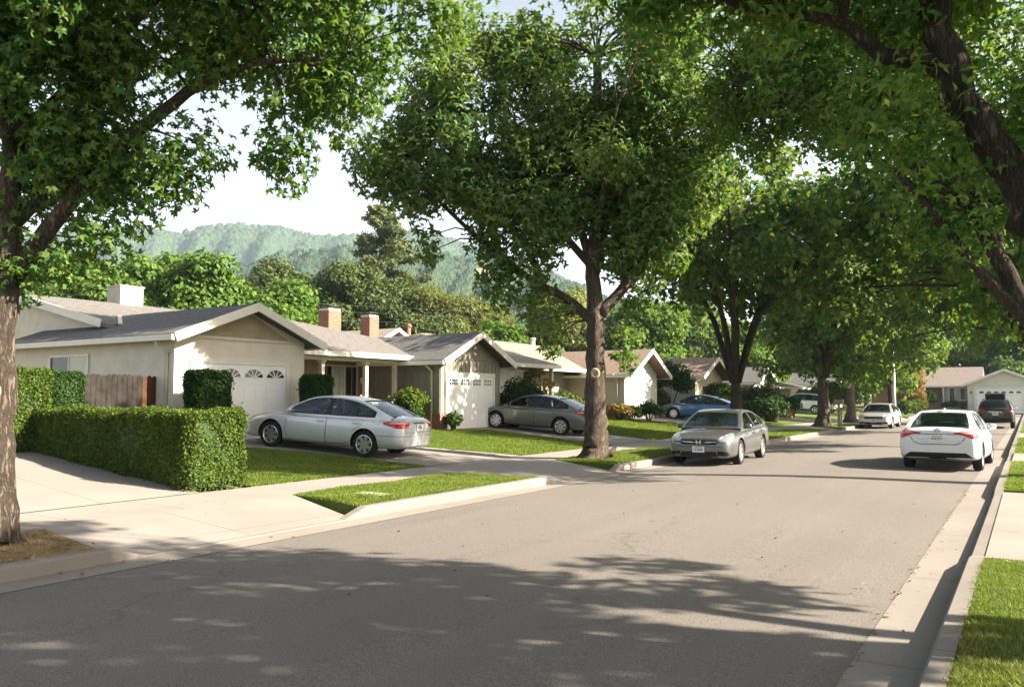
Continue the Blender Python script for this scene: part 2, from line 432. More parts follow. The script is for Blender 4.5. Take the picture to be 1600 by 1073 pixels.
# ------------------------------------------------------------------ mesh helpers
class MB:
    """collects vertices and faces of one mesh"""
    def __init__(s):
        s.v, s.f, s.m, s.sm = [], [], [], []
    def add(s, vs_, fs, mi=0, smooth=False):
        o = len(s.v)
        s.v += [tuple(x) for x in vs_]
        for f in fs:
            s.f.append([i + o for i in f]); s.m.append(mi); s.sm.append(smooth)
        return o
    def box(s, x0, x1, y0, y1, z0, z1, mi=0):
        x0, x1 = sorted((x0, x1)); y0, y1 = sorted((y0, y1)); z0, z1 = sorted((z0, z1))
        v = [(x0, y0, z0), (x1, y0, z0), (x1, y1, z0), (x0, y1, z0), (x0, y0, z1), (x1, y0, z1), (x1, y1, z1), (x0, y1, z1)]
        s.add(v, [(0, 3, 2, 1), (4, 5, 6, 7), (0, 1, 5, 4), (1, 2, 6, 5), (2, 3, 7, 6), (3, 0, 4, 7)], mi)
    def bar(s, a, b, w, h, up=(0, 0, 1), mi=0):
        """box along a->b, w across, h along up"""
        a, b = Vector(a), Vector(b)
        d = (b - a).normalized()
        sd_ = d.cross(Vector(up)).normalized()
        u = sd_.cross(d).normalized()
        c = [(-1, -1), (1, -1), (1, 1), (-1, 1)]
        v = [p + sd_ * (w / 2 * i) + u * (h / 2 * j) for p in (a, b) for i, j in c]
        s.add(v, [(0, 1, 2, 3), (7, 6, 5, 4), (0, 4, 5, 1), (1, 5, 6, 2), (2, 6, 7, 3), (3, 7, 4, 0)], mi)
    def tube(s, pts, rad, n=8, mi=0, lump=0.0, rng=None, cap=True, flare=None):
        pts = [Vector(p) for p in pts]
        N = len(pts)
        t0 = (pts[1] - pts[0]).normalized()
        a = t0.orthogonal().normalized()
        rows = []
        for i, p in enumerate(pts):
            t = (pts[min(i + 1, N - 1)] - pts[max(i - 1, 0)]).normalized()
            a = (a - t * a.dot(t)).normalized()
            b = t.cross(a)
            r = rad[i] if hasattr(rad, '__len__') else rad
            ring = []
            for k_ in range(n):
                th = 2 * math.pi * k_ / n
                rr = r
                if lump and rng:
                    rr *= 1 + lump * (math.sin(th * 3 + i * 0.35) * 0.5 + rng.uniform(-1, 1) * 0.5)
                if flare and i < len(flare):
                    rr *= 1 + flare[i] * (0.55 + 0.45 * math.sin(th * 5 + 0.8))
                ring.append(p + a * (rr * math.cos(th)) + b * (rr * math.sin(th)))
            rows.append(ring)
        vs_ = [q for r_ in rows for q in r_]
        fs = [(i * n + k_, i * n + (k_ + 1) % n, (i + 1) * n + (k_ + 1) % n, (i + 1) * n + k_) for i in range(N - 1) for k_ in range(n)]
        if cap:
            fs += [tuple(range(n))[::-1], tuple((N - 1) * n + k_ for k_ in range(n))]
        s.add(vs_, fs, mi, True)
    def lathe(s, prof, n=24, mi=0, axis='z', cx=(0, 0, 0), smooth=True):
        """prof: list of (radius, height along axis)"""
        vs_ = []
        for r, h in prof:
            for k_ in range(n):
                th = 2 * math.pi * k_ / n
                c_, s_ = r * math.cos(th), r * math.sin(th)
                q = (c_, s_, h) if axis == 'z' else (c_, h, s_)
                vs_.append((q[0] + cx[0], q[1] + cx[1], q[2] + cx[2]))
        P = len(prof)
        fs = [(i * n + k_, i * n + (k_ + 1) % n, (i + 1) * n + (k_ + 1) % n, (i + 1) * n + k_) for i in range(P - 1) for k_ in range(n)]
        s.add(vs_, fs, mi, smooth)
    def prism(s, poly, fn0, fn1, mi=0):
        """poly of 2-D points mapped by fn0 (front) and fn1 (back)"""
        n = len(poly)
        v = [fn0(*p) for p in poly] + [fn1(*p) for p in poly]
        s.add(v, [tuple(range(n)), tuple(range(2 * n - 1, n - 1, -1))] + [(i, i + n, (i + 1) % n + n, (i + 1) % n) for i in range(n)], mi)
    def build(s, name, mats, parent=None, loc=None, sharp=None, mat4=None):
        me = bpy.data.meshes.new(name)
        me.from_pydata(s.v, [], s.f)
        ms = mats if isinstance(mats, (list, tuple)) else [mats]
        for m in ms:
            me.materials.append(MAT[m])
        me.polygons.foreach_set('material_index', s.m)
        me.polygons.foreach_set('use_smooth', s.sm)
        if sharp:
            me.set_sharp_from_angle(angle=R(sharp))
        me.update()
        return link(name, me, parent, loc)

def link(name, me, parent=None, loc=None):
    o = bpy.data.objects.new(name, me)
    COL.objects.link(o)
    if parent is not None:
        o.parent = parent
    if loc is not None:
        o.location = loc
    return o

def recalc(o):
    bm = bmesh.new(); bm.from_mesh(o.data)
    bmesh.ops.recalc_face_normals(bm, faces=bm.faces[:])
    bm.to_mesh(o.data); bm.free()
    return o

def tag(o, label, cat, group=None, kind=None):
    o['label'] = label
    o['category'] = cat
    if group: o['group'] = group
    if kind: o['kind'] = kind
    return o

def struct(o, label=None, cat=None, kind='structure'):
    o['kind'] = kind
    if label: o['label'] = label
    if cat: o['category'] = cat
    return o

def thing(name, label, cat, loc=(0, 0, 0), rotz=0.0, group=None):
    o = bpy.data.objects.new(name, None)
    o.empty_display_size = 0.2
    COL.objects.link(o)
    o.location = loc
    o.rotation_euler = (0, 0, rotz)
    return tag(o, label, cat, group)

def instances(name, tv, tf, rot, pos, mat, parent=None, loc=None, scale=None):
    """many small copies of one template merged into a mesh (leaves, blades)"""
    tv = np.asarray(tv, np.float32)
    N, kk = len(pos), len(tv)
    if scale is None:
        v = np.einsum('nij,kj->nki', rot, tv)
    else:
        v = np.einsum('nij,nkj->nki', rot, tv[None] * scale[:, None, None])
    v = (v + pos[:, None, :]).reshape(-1, 3).astype(np.float32)
    nf = len(tf); L = len(tf[0])
    f = (np.asarray(tf, np.int32)[None] + (np.arange(N, dtype=np.int32) * kk)[:, None, None]).reshape(-1)
    me = bpy.data.meshes.new(name)
    me.vertices.add(N * kk); me.vertices.foreach_set('co', v.reshape(-1))
    me.loops.add(len(f)); me.loops.foreach_set('vertex_index', f)
    me.polygons.add(N * nf)
    me.polygons.foreach_set('loop_start', np.arange(0, N * nf * L, L, dtype=np.int32))
    me.update(calc_edges=True)
    me.materials.append(MAT[mat])
    return link(name, me, parent, loc)
# ------------------------------------------------------------------ terrain and street
KL, KR = -8.45, -0.62          # kerb faces, left and right
def gz(x):
    if x < -18: return 0.62
    if x < -12.2: return 0.15 + (-12.2 - x) / 5.8 * 0.47
    return 0.15
BANDS = [-400, -18, -12.2, 400]

def clip(poly, a, b):
    def half(P, x, keep_gt):
        out = []
        for i in range(len(P)):
            p, q = P[i - 1], P[i]
            pi, qi = (p[0] > x) == keep_gt, (q[0] > x) == keep_gt
            if pi != qi:
                t = (x - p[0]) / (q[0] - p[0])
                out.append((x, p[1] + t * (q[1] - p[1])))
            if qi: out.append(q)
        return out
    P = half(poly, a, True)
    return half(P, b, False) if P else P

def sheet(name, polys, dz, mat, skirt=0.0):
    mb = MB()
    for poly in polys:
        for a, b in zip(BANDS, BANDS[1:]):
            P = clip(poly, a, b)
            if len(P) < 3: continue
            area = sum(P[i - 1][0] * P[i][1] - P[i][0] * P[i - 1][1] for i in range(len(P)))
            if abs(area) < 1e-4: continue
            if area < 0: P = P[::-1]
            mb.add([(x, y, gz(min(max(x, a + 1e-5), b - 1e-5)) + dz) for x, y in P], [tuple(range(len(P)))])
        if skirt:
            n = len(poly)
            for i in range(n):
                p, q = poly[i - 1], poly[i]
                mb.add([(p[0], p[1], gz(p[0]) + dz), (q[0], q[1], gz(q[0]) + dz), (q[0], q[1], gz(q[0]) + dz - skirt), (p[0], p[1], gz(p[0]) + dz - skirt)], [(0, 1, 2, 3)])
    return mb.build(name, mat)

# one ground sheet to the horizon (low under the street)
mb = MB()
xs = [-2600, -18, -12.2, -10.7, -10.6, -0.46, -0.44, 600]
zs = [0.57, 0.57, 0.10, 0.10, -0.10, -0.10, 0.05, 0.05]
ys = [-500, 88, 88.2, 99.8, 100, 3200]
vs_ = [(x, y, (min(z, -0.10) if (88.1 < y < 99.9) else z)) for y in ys for x, z in zip(xs, zs)]
n = len(xs)
mb.add(vs_, [(j * n + i, j * n + i + 1, (j + 1) * n + i + 1, (j + 1) * n + i) for j in range(len(ys) - 1) for i in range(n - 1)])
struct(mb.build('ground', 'ground_soil'), 'grassy soil underneath the gardens and houses', 'ground')

# roadway with a slight crown, and the crossing street at its far end
mb = MB()
xs = [-8.05, -6.5, -4.6, -2.6, -1.09]
zc = [0.0, 0.035, 0.055, 0.035, 0.0]
ys = [-30 + 2.5 * i for i in range(48)]
n = len(xs)
mb.add([(x, y, z) for y in ys for x, z in zip(xs, zc)], [(j * n + i, j * n + i + 1, (j + 1) * n + i + 1, (j + 1) * n + i) for j in range(len(ys) - 1) for i in range(n - 1)], 0, True)
mb.add([(-200, 88.6, -0.002), (-8.055, 88.6, -0.002), (-8.055, 99.5, -0.002), (-200, 99.5, -0.002)], [(0, 1, 2, 3)])
mb.add([(-1.085, 88.6, -0.002), (120, 88.6, -0.002), (120, 99.5, -0.002), (-1.085, 99.5, -0.002)], [(0, 1, 2, 3)])
mb.add([(-8.05, 87.5, -0.004), (-1.09, 87.5, -0.004), (-1.09, 99.5, -0.004), (-8.05, 99.5, -0.004)], [(0, 1, 2, 3)])
struct(mb.build('road', 'asphalt'), 'sunlit grey asphalt street crossed by tree shadows', 'road')

for nm, x0, x1, lab in (('gutter', -8.45, -8.05, 'pale concrete gutter along the houses on the left'), ('gutter', -1.09, -0.62, 'pale concrete gutter along the right kerb, partly in its shade')):
    mb = MB()
    yy = [-30 + 3 * i for i in range(40)]
    zz = (0.006, 0.012) if x0 < -4 else (0.012, 0.006)
    zz = (0.012, 0.004) if x0 < -4 else (0.004, 0.012)
    for a, b in zip(yy, yy[1:]):
        if b > 88: b = 88
        mb.add([(x0, a, zz[0]), (x1, a, zz[1]), (x1, b, zz[1]), (x0, b, zz[0])], [(0, 1, 2, 3)])
        if b == 88: break
    struct(mb.build(nm, 'concrete_gutter'), lab, 'gutter')

def kerb(name, xf, xb, keys, lab):
    """kerb swept along Y with its height given at key stations"""
    mb = MB()
    sgn = 1 if xb < xf else -1
    rows = []
    for y, h in keys:
        rows.append([(xf, y, -0.06), (xf - sgn * 0.008, y, h - 0.022), (xf - sgn * 0.03, y, h), (xb, y, h + 0.004), (xb, y, -0.06)])
    nn = 5
    mb.add([q for r_ in rows for q in r_], [(j * nn + i, j * nn + i + 1, (j + 1) * nn + i + 1, (j + 1) * nn + i) for j in range(len(rows) - 1) for i in range(nn - 1)])
    struct(mb.build(name, 'concrete_kerb'), lab, 'kerb')
APR = [(5.25, 9.3), (14.7, 18.3), (25.6, 29.6), (43.5, 47.0), (55.0, 58.6), (71, 75)]   # driveway mouths on the left
keys = [(-30, 0.16)]
for a, b in APR:
    keys += [(a - 0.001, 0.16), (a + 0.45, 0.022), (b - 0.45, 0.022), (b, 0.16)]
keys += [(88, 0.16)]
kerb('kerb', KL, KL - 0.155, keys, 'concrete kerb on the left with dropped driveway mouths')
kerb('kerb', KR, KR + 0.155, [(-30, 0.155), (9.75, 0.155), (10.2, 0.10), (16.6, 0.10), (17.1, 0.155), (24.6, 0.155), (25, 0.11), (28.2, 0.11), (28.6, 0.155), (110, 0.155)], 'concrete kerb on the right casting a shadow over its gutter')

# left: sidewalk, driveways with sloping mouths
WX0, WX1 = -12.15, -10.6
struct(sheet('sidewalk', [[(WX0, -30), (WX1, -30), (WX1, 88), (WX0, 88)]], 0.004, 'concrete_walk'), 'pale concrete sidewalk between the front lawns and verge', 'sidewalk')
DRV = [  # (polygon from sidewalk to garage, label)
    ([(WX0, 4.6), (WX0, 9.15), (-26, 9.75), (-26, 2.5)], 'wide pale concrete driveway beside the clipped hedge'),
    ([(WX0, 15.45), (WX0, 19.7), (-15.0, 18.5), (-18.55, 17.4), (-18.55, 12.9), (-15, 14.9)], 'driveway under the silver sedan leading to the beige garage'),
    ([(WX0, 25.75), (WX0, 29.3), (-18.1, 29.9), (-18.1, 23.7), (-17.2, 25.6)], 'driveway under the dark grey sedan beside taupe garage'),
    ([(WX0, 43.5), (WX0, 47.2), (-18.1, 47.0), (-18.1, 39.9)], 'driveway under the blue car beside white garage'),
    ([(WX0, 55.0), (WX0, 58.6), (-18.1, 63), (-18.1, 57)], 'far driveway by the small potted shrub'),
    ([(WX0, 71), (WX0, 75), (-24, 76), (-24, 71)], 'far driveway under the white sport utility car')]
for poly, lab in DRV:
    struct(sheet('driveway', [poly], 0.012, 'concrete_drive'), lab, 'driveway')
mb = MB()
for a, b in APR:
    e = 0.5
    mb.add([(KL - 0.10, a + 0.25, 0.024), (KL - 0.10, b - 0.25, 0.024), (WX1, b + e, 0.160), (WX1, a - e, 0.160)], [(0, 1, 2, 3)])
    mb.add([(KL - 0.10, a + 0.25, 0.024), (WX1, a - e, 0.160), (WX1, a - e, -0.08), (KL - 0.10, a + 0.25, -0.08)], [(0, 1, 2, 3)])
    mb.add([(KL - 0.10, b - 0.25, 0.024), (WX1, b + e, 0.160), (WX1, b + e, -0.08), (KL - 0.10, b - 0.25, -0.08)], [(3, 2, 1, 0)])
struct(mb.build('driveway_apron', 'concrete_drive'), 'sloping concrete driveway mouths meeting the gutter', 'driveway')

# grass verges (raised pads between kerb and sidewalk)
def pad(name, poly, z, mat, lab):
    mb = MB()
    mb.prism(poly, lambda x, y: (x, y, z), lambda x, y: (x, y, -0.09))
    return struct(recalc(mb.build(name, mat)), lab, name)
VX0, VX1 = WX1 + 0.02, KL - 0.16
verges = []
ends = [-6] + [q for ab in APR for q in ab] + [88]
for i in range(0, len(ends), 2):
    a, b = ends[i], ends[i + 1]
    verges.append([(VX1, a + (0.05 if i else 0)), (VX1, b - 0.05), (VX0, b - 0.55), (VX0, a + (0.55 if i else 0))])
pad('verge', [(VX1, -6), (VX1, 5.2), (VX0, 5.65), (VX0, -6)], 0.155, 'dry_earth', 'bare dry earth patch around the near left trunk')
VL = ['narrow grass verge beside the kerb with white utility lid', 'mown grass mound around the big trunk by parked grey car',
      'grass verge behind the parked grey car', 'grass verge by the mailbox post', 'far grass verge beside parked pale silver car', 'farthest grass verge by the corner']
for poly, lab in zip(verges[1:], VL):
    pad('verge', poly, 0.15, 'lawn_soil', lab)

# lawns on the left
LAWN = [
    ([(WX0 - 0.02, 10.3), (WX0 - 0.02, 15.4), (-15, 14.85), (-18.3, 12.95), (-18.3, 10.3)], 'front lawn between clipped hedge and silver sedan'),
    ([(WX0 - 0.02, 19.8), (WX0 - 0.02, 25.6), (-17.2, 25.45), (-17.9, 23.6), (-19.5, 23.5), (-19.5, 18.4), (-18.5, 17.5), (-15, 18.6)], 'front lawn between the silver and dark grey sedans'),
    ([(WX0 - 0.02, 29.45), (WX0 - 0.02, 43.4), (-17.9, 39.6), (-19.5, 39.5), (-19.5, 30.0), (-18, 30.0)], 'front lawn behind the big trunk and parked grey car'),
    ([(WX0 - 0.02, 47.35), (WX0 - 0.02, 54.9), (-18, 56.8), (-19.5, 47.2)], 'front lawn beyond the blue car'),
    ([(WX0 - 0.02, 58.7), (WX0 - 0.02, 70.9), (-19.5, 70.9), (-19.5, 63.1)], 'far front lawn around the potted shrub'),
    ([(WX0 - 0.02, 75.1), (WX0 - 0.02, 88), (-19.5, 88), (-19.5, 76)], 'far front lawn by the round clipped bushes')]
for poly, lab in LAWN:
    struct(sheet('lawn', [poly], 0.0, 'lawn_soil'), lab, 'lawn')
# right side: verge grass, two paved crossings
RX = KR + 0.157
for y0, y1, kind, lab in ((-10, 9.85, 'verge', 'near right grass verge littered with dry leaves'), (9.85, 17.1, 'driveway', 'concrete driveway crossing on the right verge'),
                          (17.1, 24.7, 'verge', 'right grass verge past the driveway crossing'), (24.7, 28.4, 'walkway', 'concrete walkway beyond the right grass verge'),
                          (28.4, 39, 'verge', 'right grass verge beyond the walkway'), (39, 44, 'driveway', 'far concrete driveway crossing on the right'), (44, 88, 'verge', 'farthest right grass verge')):
    zt = 0.115 if kind == 'driveway' and y0 < 20 else 0.15
    pad(kind, [(RX, y0), (RX + 2.6, y0), (RX + 2.6, y1), (RX, y1)], zt, 'lawn_soil' if kind == 'verge' else 'concrete_drive', lab)
struct(sheet('sidewalk', [[(RX + 2.61, -10), (RX + 4.2, -10), (RX + 4.2, 88), (RX + 2.61, 88)]], 0.004, 'concrete_walk'), 'concrete sidewalk on the right behind the street trees', 'sidewalk')
struct(sheet('lawn', [[(RX + 4.21, -10), (30, -10), (30, 88), (RX + 4.21, 88)]], 0.0, 'lawn_soil'), 'lawn of the gardens on the right side', 'lawn')
# beyond the crossing street
pad('lawn', [(-60, 99.7), (12, 99.7), (12, 103.2), (-60, 103.2)], 0.17, 'lawn_soil', 'lawn strip before the house at the street end')
pad('driveway', [(-5.2, 99.6), (-0.6, 99.6), (-0.6, 103.95), (-5.2, 103.95)], 0.18, 'concrete_drive', 'driveway of the house at the street end')

# ------------------------------------------------------------------ grass blades, litter
rng = np.random.default_rng(7)
def inpoly(x, y, poly):
    c = np.zeros(len(x), bool)
    for i in range(len(poly)):
        (x1, y1), (x2, y2) = poly[i - 1], poly[i]
        c ^= ((y1 > y) != (y2 > y)) & (x < (x2 - x1) * (y - y1) / (y2 - y1 + 1e-12) + x1)
    return c
def blades(poly, n, h, lab, mat='grass_blade', z0=None, w=0.006, wear=None):
    P = np.array(poly)
    lo, hi = P.min(0), P.max(0)
    x = rng.uniform(lo[0], hi[0], n * 3); y = rng.uniform(lo[1], hi[1], n * 3)
    k_ = inpoly(x, y, poly)
    x, y = x[k_][:n], y[k_][:n]
    if wear:
        keep = rng.uniform(0, 1, len(x)) > wear(x, y)
        x, y = x[keep], y[keep]
    N = len(x)
    x = x + rng.normal(0, 0.022, N); y = y + rng.normal(0, 0.022, N)
    z = np.array([gz(v) for v in x]) if z0 is None else np.full(N, z0)
    th = rng.uniform(0, 2 * math.pi, N)
    ln = rng.uniform(0.1, 0.9, N)
    hh = h * rng.uniform(0.5, 1.15, N) * (0.8 + 0.35 * np.sin(x * 3.1 + 1.3 * np.sin(y * 2.3)) * np.sin(y * 2.7))
    c, s_ = np.cos(th), np.sin(th)
    o = np.zeros(N)
    # columns: side, lean+up
    rot = np.stack([np.stack([c, -s_ * ln, o], 1), np.stack([s_, c * ln, o], 1), np.stack([o, o + 1.0, o + 1.0], 1)], 1)
    rot = np.stack([np.stack([c * w, s_ * w, o], 1), np.stack([-s_ * ln * hh, c * ln * hh, hh], 1), np.stack([-s_ * hh, c * hh, o], 1)], 2)
    tv = [(-1, -0.15, 0), (1, -0.15, 0), (0.7, 0.55, 0.05), (-0.7, 0.55, 0.05), (0.1, 1.0, 0.35)]
    tf = [(0, 1, 2), (0, 2, 3), (3, 2, 4)]
    ob = instances('grass', tv, tf, rot, np.stack([x, y, z], 1), mat)
    return struct(ob, lab, 'grass', 'stuff')
def bare(x, y):
    return np.clip(1.3 - ((x - 0.0) ** 2 * 1.2 + ((y - 6.35) / 0.55) ** 2), 0, 0.8)
blades([(RX + 0.02, 3.9), (0.55, 3.9), (0.55, 9.8), (RX + 0.02, 9.8)], 62000, 0.05, 'short grass of the near right verge', z0=0.15, w=0.0032, wear=bare)
blades([(0.5, 3.0), (2.12, 3.0), (2.12, 9.8), (0.5, 9.8)], 70000, 0.055, 'short grass of the right verge around the leaning trunk', z0=0.15, w=0.005)
blades([(RX + 0.0, 4.0), (0.5, 4.0), (0.5, 7.4), (RX + 0.0, 7.4)], 7000, 0.045, 'dry straw among the near right verge grass', 'grass_dry', 0.15, 0.003)
blades([(RX + 0.02, 17.2), (1.2, 17.2), (1.2, 24.6), (RX + 0.02, 24.6)], 26000, 0.06, 'mown grass of the right verge past the crossing', z0=0.15, w=0.006)
blades([(RX + 0.02, 28.5), (1.5, 28.5), (1.5, 39), (RX + 0.02, 39)], 12000, 0.07, 'mown grass of the right verge beyond the walkway', z0=0.15, w=0.009)
blades(verges[1], 50000, 0.062, 'mown grass of the verge with the utility lid', z0=0.15, w=0.0055)
blades(verges[2], 32000, 0.075, 'mown grass around the big trunk', z0=0.15, w=0.007)
blades(verges[3], 9000, 0.08, 'mown grass behind the parked grey car', z0=0.15, w=0.011)
blades(LAWN[0][0], 95000, 0.062, 'mown grass between hedge and silver sedan', w=0.0065)
blades(LAWN[1][0], 70000, 0.065, 'mown grass between the two parked sedans', w=0.008)
blades(LAWN[2][0], 42000, 0.085, 'mown grass behind the big trunk', w=0.014)
for poly_, n_, lb_ in ((LAWN[0][0], 7000, 'straw coloured blades in the lawn by the hedge'), (LAWN[1][0], 5000, 'straw coloured blades in the lawn between sedans'), (verges[1], 4500, 'straw coloured blades in the verge grass')):
    blades(poly_, n_, 0.055, lb_, 'grass_dry', 0.15 if poly_ is verges[1] else None, 0.006)
blades([(VX1, 3.2), (VX1, 5.1), (VX0, 5.6), (VX0, 3.2)], 1500, 0.04, 'thin dry grass on the bare earth patch', 'grass_dry', 0.155, 0.004)

def litter(boxes, n, size, lab, z):
    x = np.concatenate([rng.uniform(b[0], b[1], int(n * b[4])) for b in boxes])
    y = np.concatenate([rng.uniform(b[2], b[3], int(n * b[4])) for b in boxes])
    zz = np.concatenate([np.full(int(n * b[4]), b[5]) for b in boxes])
    N = len(x)
    th = rng.uniform(0, 6.28, N); sz = size * rng.uniform(0.5, 1.3, N)
    tl = rng.uniform(-0.5, 0.5, N)
    c, s_ = np.cos(th), np.sin(th); o = np.zeros(N)
    rot = np.stack([np.stack([c, s_, tl], 1), np.stack([-s_, c, o - tl * 0.4], 1), np.stack([o, o, o + 1], 1)], 2) * sz[:, None, None]
    tv = [(-0.5, 0, 0.10), (-0.1, 0.3, 0.24), (0.2, 0.22, 0.05), (0.55, 0, 0.2), (0.15, -0.28, 0.22), (-0.2, -0.2, 0.03), (0, 0, 0.02)]
    tf = [(6, 0, 5), (6, 5, 4), (6, 4, 3), (6, 3, 2), (6, 2, 1), (6, 1, 0)]
    return struct(instances('fallen_leaves', tv, tf, rot, np.stack([x, y, zz], 1), 'dead_leaf'), lab, 'leaves', 'stuff')
litter([(RX, 0.4, 4.2, 6.9, .5, .165), (RX, 0.5, 6.9, 9.7, .06, .165), (-1.06, -0.64, 4.5, 12, .12, .012), (-1.13, -1.05, 4.5, 18, 1.2, .008)], 100, 0.036, 'dry fallen leaves along the right verge and gutter', 0)
litter([(-10.5, -8.65, 3.0, 5.4, .75, .16), (-8.5, -7.9, 4.2, 9, .12, .012), (-13, -9.2, 5.5, 9.0, .08, .175)], 120, 0.06, 'dry fallen leaves on the bare earth patch', 0)
litter([(-7.8, -1.3, 4.8, 16, 1, .05)], 60, 0.045, 'few dry leaves scattered on the asphalt', 0)

# utility lid in the verge, painted house numbers on the kerb
mb = MB(); mb.box(-9.75, -9.15, 10.35, 10.65, 0.12, 0.178)
tag(mb.build('utility_lid', 'marker_white'), 'flat white utility lid set in the grass verge', 'utility lid')
def kerb_number(y0, y1, txt, lab):
    mb = MB(); mb.box(KL + 0.001, KL + 0.006, y0, y1, 0.02, 0.132)
    o = tag(mb.build('kerb_number', 'marker_white'), lab, 'house number')
    cu = bpy.data.curves.new('digits', 'FONT'); cu.body = txt; cu.size = 0.105; cu.align_x = 'CENTER'; cu.align_y = 'CENTER'; cu.extrude = 0.001
    to = bpy.data.objects.new('digits', cu); COL.objects.link(to)
    me = bpy.data.meshes.new_from_object(to.evaluated_get(bpy.context.evaluated_depsgraph_get()))
    bpy.data.objects.remove(to)
    me.materials.clear(); me.materials.append(MAT['ink_black'])
    d = link('digits', me, o)
    d.matrix_local = Matrix.Translation((KL + 0.0075, (y0 + y1) / 2, 0.077)) @ Matrix.Rotation(R(90), 4, 'Z') @ Matrix.Rotation(R(90), 4, 'X')
kerb_number(14.05, 14.62, '1195', 'white painted kerb plate with black house number, nearer of two')
kerb_number(18.45, 18.8, '11', 'small white kerb plate by the mound with the big trunk')
# ------------------------------------------------------------------ trees
rg = random.Random(11)
def norm(a): return a / (np.linalg.norm(a, axis=1, keepdims=True) + 1e-9)
def star(n, c=0.4, rl=(0.6, 0.55, 0.42), notch=0.27):
    angs = {5: [0, 58, -58, 118, -118], 3: [0, 72, -72]}[n]
    half = {5: 29, 3: 36}[n]
    v, f = [], []
    for a in angs:
        t = rl[min(2, abs(a) // 50)]
        A = R(a)
        o = len(v)
        v += [(c, 0, 0.06), (c + notch * math.cos(A - R(half)), notch * math.sin(A - R(half)), 0.03),
              (c + t * math.cos(A), t * math.sin(A), -0.10), (c + notch * math.cos(A + R(half)), notch * math.sin(A + R(half)), 0.03)]
        f.append((o, o + 1, o + 2, o + 3))
    return v, f
TPL = {'star5': star(5), 'star3': star(3, 0.35, (0.65, 0.6, 0.5), 0.26),
       'leaf': ([(0, 0, 0), (0.45, 0.36, 0.07), (1, 0, -0.12), (0.45, -0.36, 0.07)], [(0, 1, 2, 3)]),
       'long': ([(0, 0, 0), (0.4, 0.11, 0.02), (1, 0, -0.1), (0.4, -0.11, 0.02)], [(0, 1, 2, 3)]),
       'tuft': ([(0, 0.05, 0), (0.9, 0.30, -0.1), (1, 0, 0), (0.9, -0.30, -0.1), (0, -0.05, 0)], [(0, 1, 2), (0, 2, 4), (4, 2, 3)])}

def leaves(name, P, out, size, tpl, mat, parent, seed, up=0.55, droop=0.6, jit=0.55, loc=None):
    r = np.random.default_rng(seed)
    N = len(P)
    n = norm(0.8 * out + np.array([0, 0, up * 0.7]) + jit * r.normal(size=(N, 3)))
    t = 0.5 * out + np.array([0, 0, -droop]) + 0.5 * r.normal(size=(N, 3))
    t = norm(t - n * np.sum(t * n, 1, keepdims=True))
    b = np.cross(n, t)
    rot = np.stack([t, b, n], 2) * (size * (0.5 + 0.85 * r.uniform(0, 1, N) ** 0.8))[:, None, None]
    tv, tf = TPL[tpl]
    return instances(name, tv, tf, rot, P.astype(np.float32), mat, parent, loc)

def clumps(ells, seed, shell=0.5):
    """clump centres spread through ellipsoids (cx,cy,cz,rx,ry,rz,n)"""
    r = np.random.default_rng(seed)
    C = []
    for e in ells:
        n = e[6]
        d = norm(r.normal(size=(n, 3)))
        rad = shell + (1 - shell) * r.uniform(0, 1, n) ** 0.6
        C.append(np.array(e[:3]) + d * rad[:, None] * np.array(e[3:6]))
    return np.concatenate(C)

def foliage(C, centre, per, rc, seed, flat=0.75, hang=0.0, SC=None):
    """leaf positions and outward directions for each clump"""
    r = np.random.default_rng(seed)
    N = len(C)
    sz = rc * r.uniform(0.6, 1.3, N) * (1 if SC is None else SC)
    cnt = np.maximum(8, (per * (sz / rc) ** 2 * r.uniform(0.8, 1.2, N))).astype(int)
    idx = np.repeat(np.arange(N), cnt)
    d = norm(r.normal(size=(len(idx), 3)))
    d[:, 2] = np.where(d[:, 2] < -0.2, d[:, 2] * 0.6, d[:, 2])
    rad = r.uniform(0, 1, len(idx)) ** 0.3
    off = d * (rad * sz[idx])[:, None]
    off[:, 2] *= flat
    if hang:
        q = r.uniform(0, 1, len(idx))
        m = r.uniform(0, 1, len(idx)) < 0.45
        off[m, 2] -= (q * hang * sz[idx])[m]
        off[m, :2] *= (1 - 0.55 * q[m])[:, None]
    out = norm(0.85 * d + 0.3 * norm(C - centre)[idx])
    return C[idx] + off, out

def curve(pts, k_=4):
    """Catmull-Rom through points"""
    P = [Vector(p) for p in pts]
    P = [P[0] * 2 - P[1]] + P + [P[-1] * 2 - P[-2]]
    out = []
    for i in range(1, len(P) - 2):
        for j in range(k_):
            t = j / k_
            a, b, c, d = P[i - 1:i + 3]
            out.append(0.5 * ((2 * b) + (c - a) * t + (2 * a - 5 * b + 4 * c - d) * t * t + (3 * b - a - 3 * c + d) * t ** 3))
    out.append(P[-2])
    return out

